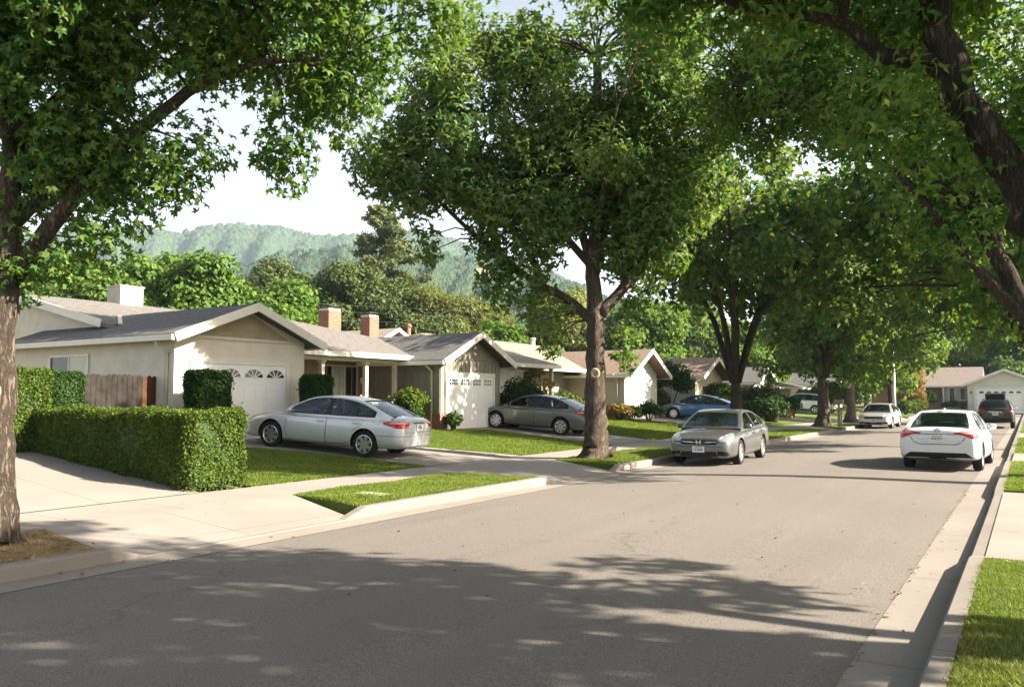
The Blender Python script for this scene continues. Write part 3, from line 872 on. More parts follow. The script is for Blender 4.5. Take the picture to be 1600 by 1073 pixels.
def tree(name, label, cat, loc, trunk, limbs, ells, per=120, rc=0.7, size=0.14, tpl='star3', leaf='leaf_street', bark='bark_grey',
         group=None, seed=1, nside=14, flare=True, shell=0.5, hang=0.5, extra=None, twigs=True, flat=0.75, scar=None, jit=0.55, upw=0.55):
    """trunk / limbs: lists of (points, r0, r1) in local coordinates"""
    t = thing(name, label, cat, loc, 0, group)
    mb = MB()
    rr = random.Random(seed)
    sk = []
    for li, (pts, r0, r1) in enumerate([trunk] + limbs):
        c = curve(pts, 5 if li == 0 else 4)
        n = len(c)
        rad = [r0 + (r1 - r0) * (i / (n - 1)) ** 0.8 for i in range(n)]
        jt = 0.03 if li == 0 else 0.10 * r0
        cc = [p + Vector((rr.uniform(-jt, jt), rr.uniform(-jt, jt), 0)) if 0 < i < n - 1 else p for i, p in enumerate(c)]
        mb.tube(cc, rad, nside if li == 0 else 8, 0, 0.06, rr, True, [0.75, 0.32, 0.14, 0.06] if (li == 0 and flare) else None)
        sk += [(p, r_) for p, r_ in zip(cc, rad) if (li > 0 or p.z > trunk[0][-1][2] * 0.7)]
    C = clumps(ells, seed + 5, shell)
    SC = np.ones(len(C))
    if extra:
        C = np.concatenate([C, np.array([e[:3] for e in extra], float)])
        SC = np.concatenate([SC, [e[3] if len(e) > 3 else 1.0 for e in extra]])
    ctr = np.array([np.mean(C[:, 0]) * 0.5, np.mean(C[:, 1]) * 0.5, np.min(C[:, 2]) * 0.5 + np.mean(C[:, 2]) * 0.5])
    if twigs and sk:
        S = np.array([p[:] for p, _ in sk])
        for c in C:
            dd = np.linalg.norm(S - c, axis=1) + np.maximum(0, S[:, 2] - c[2]) * 0.8
            j = int(np.argmin(dd))
            a, r_ = sk[j]
            b = Vector(c)
            L = (b - a).length
            if L < 0.3: continue
            m1 = a.lerp(b, 0.35) + Vector((rr.uniform(-.1, .1), rr.uniform(-.1, .1), 0.10 + rr.uniform(-.05, .05))) * L * 0.8
            m2 = a.lerp(b, 0.72) + Vector((rr.uniform(-.1, .1), rr.uniform(-.1, .1), 0.08)) * L * 0.6
            rt = min(r_ * 0.55, 0.014 + 0.011 * L)
            mb.tube([a, m1, m2, b], [rt, rt * 0.75, rt * 0.5, rt * 0.25], 5, 0, 0, None, False)
    tk = mb.build('trunk', bark, t)
    if scar:
        for (sx, sy, sz, dx, dy, rs) in scar:
            ms = MB()
            d = Vector((dx, dy, 0)).normalized(); s_ = Vector((-d.y, d.x, 0))
            prof = [(0.0, 0.012), (0.55, 0.012), (0.75, 0.03), (0.95, 0.022), (1.2, -0.06)]
            vs_, fs = [], []
            for r_, h in prof:
                for q in range(14):
                    th = 2 * math.pi * q / 14
                    p = Vector((sx, sy, sz)) + s_ * (rs * r_ * math.cos(th)) + Vector((0, 0, 1)) * (rs * 1.1 * r_ * math.sin(th)) + d * (h * rs / 0.1 * 0.6)
                    vs_.append(p)
            fs = [(i * 14 + q, i * 14 + (q + 1) % 14, (i + 1) * 14 + (q + 1) % 14, (i + 1) * 14 + q) for i in range(4) for q in range(14)]
            ms.add(vs_, fs, 0, True)
            ms.build('pruning_scar', 'cut_wood', tk)
    P, out = foliage(C, ctr, per, rc, seed + 9, flat, hang, SC)
    leaves('crown', P, out, size, tpl, leaf, t, seed + 3, jit=jit, up=upw)
    return t

def ring(r0, z0, r1, z1, n, ph, ra, rb, mid=0.35, rise=1.0, rs=1):
    """n limbs fanning out of the trunk top"""
    q = random.Random(rs)
    L = []
    for i in range(n):
        a = ph + 2 * math.pi * i / n + q.uniform(-0.3, 0.3)
        rr1 = r1 * q.uniform(0.8, 1.15); zz = z1 * q.uniform(0.85, 1.1)
        c, s_ = math.cos(a), math.sin(a)
        L.append(([(c * r0, s_ * r0, z0), (c * rr1 * mid, s_ * rr1 * mid, z0 + (zz - z0) * 0.45 * rise), (c * rr1 * 0.72, s_ * rr1 * 0.72, z0 + (zz - z0) * 0.8), (c * rr1, s_ * rr1, zz)], ra, rb))
    return L

ST = 'street trees along both kerbs'
# near left trunk in the bare earth patch, reaching over the picture's upper left
tree('street_tree', 'near leafy tree in bare dry earth with a long limb rising over the driveway', 'tree', (-9.95, 4.80, 0.14),
     ([(0, 0, 0), (0.02, 0.02, 0.5), (-0.02, 0, 1.6), (0.03, -0.03, 3.0), (-0.05, 0.05, 4.4), (-0.2, 0.1, 6.0), (-0.4, 0.2, 8.0)], 0.205, 0.085),
     [([(0.05, 0.05, 3.05), (0.50, 0.36, 3.85), (1.05, 0.75, 4.65), (1.75, 1.1, 5.25), (2.3, 1.5, 5.9), (2.9, 1.9, 6.9)], 0.12, 0.04),
      ([(-0.02, 0.02, 3.6), (0.4, 0.5, 4.4), (0.9, 1.3, 5.2), (1.2, 2.2, 6.1)], 0.08, 0.03),
      ([(0, 0, 3.5), (-0.8, -0.4, 4.6), (-1.8, -0.7, 5.8)], 0.09, 0.03),
      ([(0, 0, 4.4), (0.7, -0.6, 5.6), (1.6, -1.2, 7.0)], 0.08, 0.03),
      ([(0, 0, 4.6), (0.9, 0.9, 6.2), (1.9, 1.6, 7.6), (2.8, 2.2, 8.4)], 0.08, 0.03),
      ([(1.75, 1.1, 5.25), (2.5, 1.4, 5.5), (3.3, 2.0, 5.6)], 0.045, 0.02),
      ([(-0.1, 0, 5.0), (-0.7, 0.9, 6.6), (-1.3, 1.6, 8.0)], 0.08, 0.03),
      ([(2.35, 1.55, 6.0), (2.5, 1.68, 5.6), (2.62, 1.75, 5.0), (2.66, 1.8, 4.5)], 0.022, 0.006),
      ([(2.8, 1.8, 5.65), (3.1, 2.0, 5.4), (3.35, 2.1, 4.7)], 0.02, 0.006)],
     [(1.3, 0.75, 6.4, 1.9, 1.6, 1.0, 46), (3.0, 2.0, 6.5, 1.5, 1.4, 1.0, 40), (0.2, 0.2, 5.3, 1.2, 1.1, 0.8, 22), (-0.8, -0.3, 7.2, 2.2, 2.2, 1.4, 40), (1.2, 0.6, 8.2, 2.6, 2.2, 1.4, 60), (0.45, 0.42, 4.45, 0.7, 0.6, 0.4, 12)],
     per=190, rc=0.48, size=0.13, tpl='star5', leaf='leaf_maple', bark='bark_grey', group=ST, seed=21, hang=0.9,
     extra=[(2.55, 1.75, 5.2), (2.6, 1.75, 4.75), (2.62, 1.8, 4.5), (3.25, 2.1, 5.2), (3.0, 2.0, 5.3), (0.95, 0.6, 4.05), (0.75, 0.5, 3.5), (0.55, 0.35, 3.2),  (1.25, 0.8, 4.35), (1.45, 0.95, 4.35), (1.7, 1.1, 4.6), (0.9, 0.7, 3.75), (0.1, 0.0, 3.3), (0.0, 0.05, 3.9), (0.2, 0.16, 2.95, .5)],
     scar=[(0.105, -0.17, 1.72, 0.5, -0.85, 0.085)])

# the big one on the grass mound
tree('street_tree', 'tallest leafy tree on the grass mound, pale pruning scar on its trunk', 'tree', (-9.85, 19.75, 0.14),
     ([(0, 0, 0), (0.0, 0.0, 0.35), (0.0, 0.0, 1.0), (0.0, 0, 2.4), (0.0, 0.0, 4.0), (-0.05, 0.0, 5.6), (0.1, 0.05, 8.0), (0.1, 0.0, 11.0)], 0.41, 0.11),
     [([(-0.1, -0.05, 3.75), (-0.75, -0.35, 4.35), (-1.4, -0.7, 4.75), (-2.3, -1.2, 5.5), (-3.3, -1.7, 6.5), (-4.2, -2.4, 7.6)], 0.15, 0.04),
      ([(0.12, 0.05, 3.9), (0.62, 0.45, 4.6), (0.92, 0.75, 5.6), (1.25, 1.0, 6.8), (1.6, 1.2, 8.2)], 0.18, 0.05),
      ([(0.3, 0.2, 4.15), (1.0, 0.8, 5.0), (1.6, 1.2, 5.6), (2.2, 1.5, 6.2)], 0.09, 0.03),
      ([(0, 0, 5.0), (0.3, 0.1, 6.4), (0.55, 0.3, 8.0), (0.8, 0.6, 9.6)], 0.15, 0.05),
      ([(-0.05, 0, 4.9), (-0.35, -0.1, 6.2), (-0.8, -0.4, 7.6), (-1.3, -0.8, 9.2)], 0.16, 0.05),
      ([(-0.1, 0, 5.2), (-1.1, -0.8, 6.6), (-2.4, -1.5, 8.0), (-3.4, -2.2, 9.2)], 0.12, 0.04),
      ([(0, 0, 5.6), (0.8, -1.0, 7.2), (1.6, -1.9, 8.8)], 0.10, 0.03),
      ([(0, 0, 5.4), (-0.4, 1.3, 7.0), (-0.6, 2.4, 8.6)], 0.10, 0.03)],
     [(-2.9, -1.9, 8.3, 2.5, 2.2, 1.6, 46), (-4.0, -2.4, 8.3, 1.8, 1.5, 1.2, 26), (-1.9, -1.1, 6.7, 1.7, 1.5, 1.0, 26), (-0.3, -0.4, 7.8, 2.2, 2.0, 1.6, 36), (1.4, 0.9, 7.2, 1.7, 1.6, 1.4, 36), (0.2, 0.0, 10.6, 3.2, 2.8, 2.0, 56), (-2.6, -1.5, 10.6, 2.2, 2.0, 1.4, 20), (-0.5, 1.9, 8.4, 2.0, 1.8, 2.0, 16), (1.1, 0.7, 5.9, 1.3, 1.2, 0.7, 16), (2.0, 1.3, 9.2, 1.9, 1.7, 1.5, 26), (0.25, -0.5, 9.0, 1.3, 1.0, 1.2, 20)],
     per=150, rc=0.62, size=0.225, tpl='star3', leaf='leaf_street', bark='bark_grey', group=ST, seed=31, nside=20, hang=0.7, flat=1.25,
     extra=[(-2.2, -1.3, 5.6), (-2.3, -1.4, 5.1), (-2.2, -1.4, 4.65), (-1.9, -1.1, 5.4), (-1.2, -0.7, 5.5), (-1.4, -0.9, 4.4), (-3.9, -2.4, 6.0), (-3.8, -2.4, 5.6), (-4.8, -2.9, 7.4), (-5.3, -3.2, 7.9), (-0.75, -0.5, 4.1, .6), (-0.85, -0.6, 3.5, .55), (-1.0, -0.7, 3.1, .55), (-1.3, -0.85, 3.7, .6), (0.55, 0.3, 3.5, .5), (0.65, 0.35, 3.0, .5), (0.75, 0.5, 2.65, .4), (0.85, 0.55, 3.3, .45), (0.45, 0.25, 2.9, .4), (1.2, 0.8, 4.9, .7), (1.9, 1.2, 5.5)],
     scar=[(0.155, -0.335, 2.28, 0.42, -0.9, 0.115)])

def street_tree(label, loc, h, spread, tz, r, n, seed, lf=0.62, *, leaf='leaf_street', size=0.2, tpl='leaf', per=110, rc=0.75, nc=150, low=0.0, ph=0.4, off=(0, 0), bark='bark_grey', name='street_tree', group=ST, lean=(0, 0), mid=0.35):
    cx, cy_ = off
    lx, ly = lean
    limbs = ring(r * 0.3, tz * 0.93, spread * 0.75, h * 0.72, n, ph, r * lf, r * 0.16, mid=mid, rs=seed)
    limbs = [([Vector(p) + Vector((lx, ly, 0)) * min(1, p[2] / tz) + Vector((cx, cy_, 0)) * max(0, (p[2] - tz) / (h - tz)) for p in pts], a, b) for pts, a, b in limbs]
    q = random.Random(seed)
    E = [(cx * .5 + lx, cy_ * .5 + ly, h * 0.66, spread * 0.9, spread * 0.9, h * 0.25, int(nc * 0.5))]
    for i in range(6):
        a = i * math.pi / 3 + q.uniform(-.3, .3)
        E.append((cx + lx + math.cos(a) * spread * 0.62, cy_ + ly + math.sin(a) * spread * 0.62, h * (0.62 + q.uniform(-.08, .14)) - low, spread * 0.42, spread * 0.42, h * 0.17 + low * 0.3, int(nc * 0.1)))
    return tree(name, label, 'tree', loc, ([(0, 0, 0), (0.02 + lx * .1, ly * .1, tz * 0.3), (lx * .55, ly * .55, tz * 0.7), (lx, ly, tz), (lx + 0.05 + cx * .3, ly + cy_ * .3, h * 0.6)], r, r * 0.4), limbs, E,
                per, rc, size, tpl, leaf, bark, group, seed, hang=0.8)

street_tree('vase shaped tree of many slender limbs behind the parked grey car', (-9.9, 32.3, 0.14), 13, 5.0, 2.4, 0.33, 7, 41, 0.42, size=0.24, per=180, rc=0.85, nc=140, low=0.3, bark='bark_dark', ph=0.7, mid=0.28)
street_tree('thick trunked tree beside the wooden mailbox post', (-10.0, 49.0, 0.14), 12.5, 3.4, 3.0, 0.42, 6, 42, size=0.26, per=150, rc=0.85, nc=120, low=1.8)
street_tree('pale trunked tree between white sport utility car and pale silver car', (-10.0, 57.5, 0.14), 13, 4.2, 4.6, 0.33, 5, 43, size=0.3, per=130, rc=0.95, nc=110, low=1.6, bark='bark_pale')
street_tree('dark trunked tree beyond the pale silver car', (-9.9, 75.0, 0.14), 13, 4.2, 4.0, 0.33, 5, 44, size=0.34, per=120, rc=1.0, nc=110, low=2.0, bark='bark_dark')
street_tree('leafy tree at the far left corner near the light pole', (-13.0, 83, 0.14), 13, 5.2, 3.5, 0.35, 5, 45, leaf='leaf_bright', size=0.4, per=80, rc=1.1, nc=110, low=1.4)

# right kerb: the near leaning tree whose trunk and limb cross the upper right
tree('street_tree', 'dark leaning tree arching in from the right with a crooked limb', 'tree', (0.712, 6.525, 0.14),
     ([(0.02, 0, 0), (-0.09, 0.038, 0.94), (-0.20, 0.075, 1.84), (-0.52, 0.15, 2.702), (-0.915, 0.075, 3.49), (-1.14, -0.038, 4.128), (-1.215, -0.112, 4.765), (-1.275, -0.225, 5.965)], 0.185, 0.075),
     [([(-1.065, 0.0, 3.955), (-1.312, -0.075, 4.09), (-1.537, -0.165, 4.15), (-1.763, -0.262, 4.39), (-2.062, -0.45, 4.465), (-2.475, -0.6, 4.577)], 0.09, 0.026), ([(-1.8, -0.262, 4.39), (-1.725, -0.3, 4.69), (-1.612, -0.375, 5.14)], 0.045, 0.015), ([(-1.185, -0.075, 4.39), (-1.462, -0.225, 4.915), (-1.725, -0.45, 5.59)], 0.09, 0.03), ([(-0.712, 0.15, 2.815), (-0.375, 0.375, 3.865), (-0.15, 0.45, 5.065), (0.0, 0.45, 6.04)], 0.12, 0.038), ([(-0.3, 0.075, 1.84), (0.075, 0.375, 2.965), (0.375, 0.6, 4.315)], 0.09, 0.03), ([(-1.575, -0.165, 4.15), (-1.537, -0.225, 3.865), (-1.65, -0.262, 3.528), (-1.612, -0.225, 3.34)], 0.017, 0.006)],
     [(-1.95, -0.375, 5.59, 1.425, 1.275, 0.675, 44), (-0.825, 0.15, 5.665, 1.275, 1.275, 0.825, 44), (-2.625, -0.525, 5.065, 0.825, 0.9, 0.45, 20), (0.45, 0.375, 5.44, 1.125, 1.2, 0.825, 30), (-1.425, 0.225, 4.765, 0.675, 0.6, 0.375, 10)],
     per=150, rc=0.36, size=0.105, tpl='star3', leaf='leaf_maple', bark='bark_dark', group=ST, seed=51, hang=1.0,
     extra=[(-1.688, -0.3, 3.64), (-1.5, -0.225, 3.79), (-1.275, 0.075, 3.677), (-0.562, 0.3, 3.34), (-0.413, 0.262, 3.64), (-0.675, 0.225, 3.827)])
tree('street_tree', 'forked right kerb tree spreading widely over the white car', 'tree', (1.15, 20.5, 0.14),
     ([(0, 0, 0), (-0.15, 0, 0.8), (-0.55, 0, 2.0), (-1.0, 0, 3.2), (-1.6, -0.1, 4.6), (-2.2, -0.3, 6.4), (-2.6, -0.4, 9)], 0.36, 0.1),
     [([(-0.9, 0, 3.0), (-1.7, -0.2, 4.0), (-2.4, -0.5, 5.0), (-3.3, -0.9, 6.4), (-4.6, -1.4, 7.6)], 0.17, 0.05),
      ([(-0.4, 0, 1.8), (-0.5, 0.2, 3.4), (-0.6, 0.3, 5.2), (-0.4, 0.3, 7.5)], 0.2, 0.06),
      ([(-2.0, -0.3, 5.6), (-3.3, -1.2, 6.8), (-5.0, -2.2, 8.0), (-6.2, -2.8, 8.6)], 0.12, 0.04),
      ([(-2.3, -0.3, 6.6), (-2.6, -1.8, 8.0), (-3.4, -3.2, 9.0)], 0.1, 0.03),
      ([(-1.6, -0.1, 4.6), (-1.7, 1.4, 6.2), (-2.0, 2.8, 7.6)], 0.11, 0.03),
      ([(-0.6, 0.3, 5.2), (0.8, 0.4, 7.0), (2.0, 0.5, 8.5)], 0.1, 0.03)],
     [(-2.6, -1.2, 8.9, 3.4, 2.8, 1.6, 58), (-4.7, -2.2, 8.6, 2.5, 2.0, 1.3, 38), (-3.6, -3.4, 8.9, 2.4, 1.8, 1.3, 28), (-6.0, -1.2, 9.0, 1.8, 1.6, 1.1, 18), (-1.2, 0.0, 6.6, 1.8, 1.6, 1.0, 20), (0.6, 0.4, 8.0, 2.2, 2.2, 1.6, 26), (-6.3, -2.4, 9.4, 1.7, 1.8, 1.2, 20), (-2.2, 0.0, 5.9, 1.4, 1.2, 0.6, 13)],
     per=130, rc=0.66, size=0.195, tpl='star3', leaf='leaf_maple', bark='bark_dark', group=ST, seed=61, hang=1.0)
street_tree('right kerb tree leaning over the road past the white car', (1.3, 33.5, 0.14), 13, 5.2, 3.4, 0.33, 6, 62, size=0.24, per=180, rc=0.9, nc=160, low=0.9, off=(-3.0, -0.5), lean=(-0.9, 0), bark='bark_dark', leaf='leaf_maple')
street_tree('right kerb tree just behind the dark sport utility car', (1.4, 47, 0.14), 13, 4.8, 3.2, 0.34, 6, 63, size=0.28, per=150, rc=0.95, nc=130, low=0.9, off=(-2.4, 0), lean=(-0.7, 0), bark='bark_dark')
street_tree('far right kerb tree standing short of the street end', (1.6, 64, 0.14), 13, 5.0, 3.2, 0.36, 6, 64, size=0.34, per=90, rc=0.95, nc=120, low=0.9, off=(-1.6, 0), lean=(-0.5, 0), bark='bark_dark')
# garden trees on the right that shade the near road
YT = 'garden trees on the right'
street_tree('garden tree on the right shading the near road', (5.6, 8.9, 0.14), 11, 3.3, 3.4, 0.2, 6, 71, size=0.2, per=120, rc=0.52, nc=70, name='garden_tree', group=YT)
street_tree('garden tree on the right shading the nearest asphalt', (7.4, 5.2, 0.14), 11, 3.5, 3.4, 0.24, 6, 72, size=0.2, per=120, rc=0.54, nc=76, name='garden_tree', group=YT)

# trees behind the houses
BG = 'trees behind the houses'
def bg(label, loc, h, rx, leaf, seed, lobes=14, size=0.5, per=150, rc=1.2, trunk=0.35, low=0.12, name='broadleaf_tree', tpl='leaf', top=0.7, nc=8):
    size *= 0.66; per = int(per * 1.9)
    q = random.Random(seed)
    E = [(0, 0, h * 0.55, rx * 0.7, rx * 0.7, h * 0.36, nc * 5)]
    for i in range(lobes):
        z = h * (low + 0.12 + (0.86 - low) * (i + 0.5) / lobes)
        fz = math.sqrt(max(0.08, 1 - ((z / h - 0.45) / 0.58) ** 2)) if top > 0.5 else 1 - z / h * 0.8
        a = i * 2.4 + q.uniform(-.4, .4)
        rr = rx * 0.72 * fz * q.uniform(0.6, 1.1)
        E.append((math.cos(a) * rr, math.sin(a) * rr, z, rx * 0.36, rx * 0.36, h * 0.09, nc))
    return tree(name, label, 'tree', loc, ([(0, 0, -0.1), (0.1, 0, h * 0.3), (0, 0.1, h * 0.75)], trunk, trunk * 0.3), ring(0.1, h * 0.25, rx * 0.6, h * 0.6, 5, 0.3, trunk * 0.5, 0.05, rs=seed), E,
                per, rc, size, tpl, leaf, 'bark_dark', BG, seed, nside=8, flare=False, hang=0.3, twigs=False)
bg('sunlit bright green tree behind the beige house, leftmost of three', (-50, 26.5, 0.5), 9.6, 4.0, 'leaf_bright', 101)
bg('sunlit yellowish tree standing between the bright green crowns', (-47, 29.5, 0.5), 9.0, 3.4, 'leaf_bright', 102)
bg('sunlit bright green tree, middle crown above the roof cooler', (-50, 34.0, 0.5), 10.2, 3.0, 'leaf_bright', 103)
bg('sunlit bright green tree with a tall pointed crown left of the oaks', (-43, 32.2, 0.5), 9.3, 2.8, 'leaf_bright', 104)
bg('wide low bright tree behind the grey garage roof', (-40, 35.2, 0.5), 7.6, 2.8, 'leaf_bright', 105)
bg('dark olive oak, leftmost of the oak clump', (-57, 51, 0.5), 12.6, 5.0, 'leaf_oak', 111, 18, 0.5, 170, 1.3)
bg('dark olive oak in front of the conifer', (-52, 54.5, 0.5), 12.6, 5.4, 'leaf_oak', 112, 20, 0.5, 170, 1.3)
bg('dark olive oak at the right of the oak clump', (-49, 59, 0.5), 11.4, 4.8, 'leaf_oak', 113, 18, 0.5, 170, 1.3)
bg('small olive tree below the right oak crown', (-42, 53.5, 0.5), 7.4, 3.2, 'leaf_oak', 114, 12, 0.45, 140, 1.1)
bg('pale drooping willow behind the chimneys', (-45.5, 60.5, 0.5), 10.6, 4.4, 'leaf_willow', 115, 16, 0.75, 190, 1.3, name='willow_tree', tpl='long')
bg('smaller pale willow beside the larger willow', (-43, 65, 0.5), 9.4, 3.2, 'leaf_willow', 116, 12, 0.7, 170, 1.2, name='willow_tree', tpl='long')
bg('yellow green round bushy tree behind the taupe roof', (-31, 47.5, 0.5), 6.2, 2.6, 'leaf_bright', 117, 10, 0.4, 150, 0.9)
bg('dark green low tree under the hill', (-40, 62, 0.5), 7.0, 4.0, 'leaf_oak', 118, 12, 0.5, 140, 1.2)
bg('light green tree behind the white gabled garage', (-29, 68, 0.5), 9.5, 4.0, 'leaf_bright', 119, 12, 0.5, 140, 1.2)
bg('grey green tree behind the tan roof', (-36, 66, 0.5), 10.5, 3.6, 'leaf_willow', 120, 12, 0.5, 140, 1.2)
bg('dark tree behind the brown roofed house', (-31, 86, 0.5), 11.5, 4.6, 'leaf_street', 121, 14, 0.55, 140, 1.3)
bg('bright tree behind the far white garage', (-28, 94, 0.5), 9.5, 4.4, 'leaf_bright', 122, 12, 0.55, 130, 1.3)
bg('dark green tree at the far left street corner', (-22, 106, 0.4), 13.5, 5.4, 'leaf_street', 123, 16, 0.6, 140, 1.4)
bg('tall dark tree beyond the crossing street', (-16, 112, 0.4), 15, 5.6, 'leaf_street', 124, 16, 0.6, 140, 1.4)
bg('bright crowned tree beyond the crossing street', (-9.5, 118, 0.4), 15.5, 5.4, 'leaf_bright', 125, 16, 0.6, 140, 1.4)
bg('dark tree rising behind the house at the street end', (-2.5, 121, 0.4), 14.5, 6.0, 'leaf_street', 126, 16, 0.6, 140, 1.4)
bg('mid green tree far behind the hip roofed house', (-27, 112, 0.4), 12.5, 5.4, 'leaf_street', 127, 14, 0.6, 130, 1.4)
bg('low rusty brown tree beside the house at the street end', (-11.4, 101.2, 0.17), 4.9, 1.7, 'leaf_rust', 128, 10, 0.25, 170, 0.6, trunk=0.12)
# conifer with tiers
def conifer(label, loc, h, rx, seed):
    q = random.Random(seed)
    t = thing('conifer_tree', label, 'tree', loc, 0, BG)
    mb = MB(); C = []
    mb.tube([(0, 0, 0), (0.1, 0, h * 0.5), (0, 0, h)], [0.45, 0.28, 0.04], 8, 0)
    z = h * 0.2
    while z < h * 0.985:
        f = 1 - (z / h)
        for i in range(6):
            a = q.uniform(0, 6.28)
            L = (rx * f * 1.15 + 0.4) * q.uniform(0.55, 1.15)
            e = (math.cos(a) * L, math.sin(a) * L, z - 0.05 * L)
            mb.tube([(0, 0, z - 0.2), (e[0] * .5, e[1] * .5, z + 0.12), e], [0.09 * (0.3 + f), 0.05, 0.02], 5, 0, 0, None, False)
            for s_ in (0.45, 0.7, 0.92, 1.05):
                if L * s_ > 0.25: C.append((e[0] * s_ + q.uniform(-.2, .2), e[1] * s_ + q.uniform(-.2, .2), z + q.uniform(-.15, .25)))
        z += h * 0.034 * q.uniform(0.8, 1.5)
    mb.build('trunk', 'bark_dark', t)
    C = np.array(C)
    P, out = foliage(C, np.array([0, 0, h * 0.4]), 62, 0.62, seed, 0.55, 0.2)
    leaves('crown', P, out, 0.40, 'tuft', 'leaf_pine', t, seed, 0.3, 0.3)
conifer('tall brownish conifer rising above the oak clump', (-63, 71, 0.5), 24.2, 10.5, 131)
def cypress(label, loc, h, r, seed):
    t = thing('cypress_tree', label, 'tree', loc, 0, BG)
    mb = MB(); mb.tube([(0, 0, 0), (0, 0, h * 0.9)], [0.2, 0.03], 6, 0); mb.build('trunk', 'bark_dark', t)
    q = np.random.default_rng(seed)
    z = q.uniform(0.03, 1, 170); a = q.uniform(0, 6.28, 170)
    rr = r * np.sqrt(np.sin(np.clip(z, 0.05, 0.98) * math.pi) ** 0.7) * 0.75
    C = np.stack([np.cos(a) * rr, np.sin(a) * rr, z * h], 1)
    P, out = foliage(C, np.array([0, 0, h * 0.4]), 45, 0.5, seed, 1.4)
    leaves('crown', P, out, 0.3, 'leaf', 'leaf_cypress', t, seed, 0.8, -0.8)
cypress('slender dark cypress against the hill', (-40.3, 68.5, 0.5), 13.0, 0.95, 141)

# ------------------------------------------------------------------ hedges and shrubs
def hedge(name, label, cat, x0, x1, y0, y1, z0, z1, n, size, leaf, seed, group=None, bulge=0.05, rot=0.0):
    """clipped block: dark twig core and a shell of small leaves"""
    r = np.random.default_rng(seed)
    t = thing(name, label, cat, ((x0 + x1) / 2, (y0 + y1) / 2, z0), rot, group)
    dx, dy, dz = (x1 - x0) / 2, (y1 - y0) / 2, z1 - z0
    mb = MB()
    nn = 9
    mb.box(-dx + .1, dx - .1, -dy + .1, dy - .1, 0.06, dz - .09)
    for i in range(max(3, int((dx + dy) * 3))):
        px, py = r.uniform(-dx + .12, dx - .12), r.uniform(-dy + .12, dy - .12)
        mb.tube([(px, py, -0.02), (px + r.uniform(-.05, .05), py, 0.2)], [0.02, 0.015], 5)
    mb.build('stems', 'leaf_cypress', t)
    A = np.array([dy * dz * 2, dy * dz * 2, dx * dz * 2, dx * dz * 2, dx * dy * 4])
    f = r.choice(5, n, p=A / A.sum())
    u, v = r.uniform(-1, 1, n), r.uniform(-1, 1, n)
    P = np.zeros((n, 3)); O = np.zeros((n, 3))
    for k_ in range(5):
        m = f == k_
        if k_ < 2:
            sg = 1 if k_ == 0 else -1
            P[m] = np.stack([np.full(m.sum(), sg * dx), u[m] * dy, (v[m] + 1) / 2 * dz], 1); O[m] = (sg, 0, 0)
        elif k_ < 4:
            sg = 1 if k_ == 2 else -1
            P[m] = np.stack([u[m] * dx, np.full(m.sum(), sg * dy), (v[m] + 1) / 2 * dz], 1); O[m] = (0, sg, 0)
        else:
            P[m] = np.stack([u[m] * dx, v[m] * dy, np.full(m.sum(), dz)], 1); O[m] = (0, 0, 1)
    dep = np.abs(r.normal(0, 0.05, n)) + r.uniform(0, 0.05, n)
    wav = bulge * (np.sin(P[:, 0] * 3.3 + seed) * np.sin(P[:, 2] * 4.1 + 1) + np.sin(P[:, 1] * 3.9) * np.cos(P[:, 0] * 2.2 + P[:, 2] * 2) + 0.7 * np.sin(P[:, 0] * 11) * np.sin(P[:, 2] * 9 + P[:, 1] * 10)) * 0.5
    # rounded edges
    e = np.abs(P) / np.array([dx, dy, 1]);
    edge = np.maximum(0, np.abs(P[:, 0]) - (dx - .15)) * (O[:, 0] == 0) + np.maximum(0, np.abs(P[:, 1]) - (dy - .15)) * (O[:, 1] == 0) + np.maximum(0, P[:, 2] - (dz - .12)) * (O[:, 2] == 0) * 1.2
    thin = np.where((P[:, 2] < 0.16) & (O[:, 2] == 0), r.uniform(0, 1, n) < 0.72, False)
    P = P - O * (dep - wav + edge * edge * 3)[:, None]
    P, O = P[~thin], O[~thin]
    # stray shoots
    m_ = r.integers(0, len(P), len(P) // 90)
    Q = P[m_] + O[m_] * r.uniform(0.02, 0.10, (len(m_), 1)) + r.normal(0, .01, (len(m_), 3))
    P = np.concatenate([P, Q]); O = np.concatenate([O, O[m_]])
    leaves('foliage', P, O, size, 'leaf', leaf, t, seed, 0.35, 0.1, 0.75)
    return t
hedge('hedge', 'long clipped hedge beside the near driveway, sunlit right end', 'hedge', -21.2, -12.2, 9.25, 10.45, 0.16, 1.56, 125000, 0.043, 'leaf_hedge', 201, bulge=0.095, rot=-0.06)
hedge('hedge', 'higher clipped hedge behind the long one, by the fence', 'hedge', -19.0, -18.0, 8.3, 9.75, 0.55, 2.42, 32000, 0.05, 'leaf_hedge', 202)
hedge('hedge', 'shade toned clipped hedge corner touching the wooden fence', 'hedge', -19.2, -18.2, 9.8, 10.62, 0.55, 2.38, 16000, 0.05, 'leaf_box', 203)  # shadowed end of the hedge, its shade put into darker leaves
hedge('box_shrub', 'square clipped shrub left of the beige house garage door', 'shrub', -17.8, -17.15, 12.8, 13.85, 0.5, 2.46, 26000, 0.055, 'leaf_box', 204)
hedge('box_shrub', 'square clipped shrub at the right of the beige house garage', 'shrub', -17.95, -17.3, 16.75, 17.6, 0.5, 2.44, 22000, 0.055, 'leaf_box', 205)

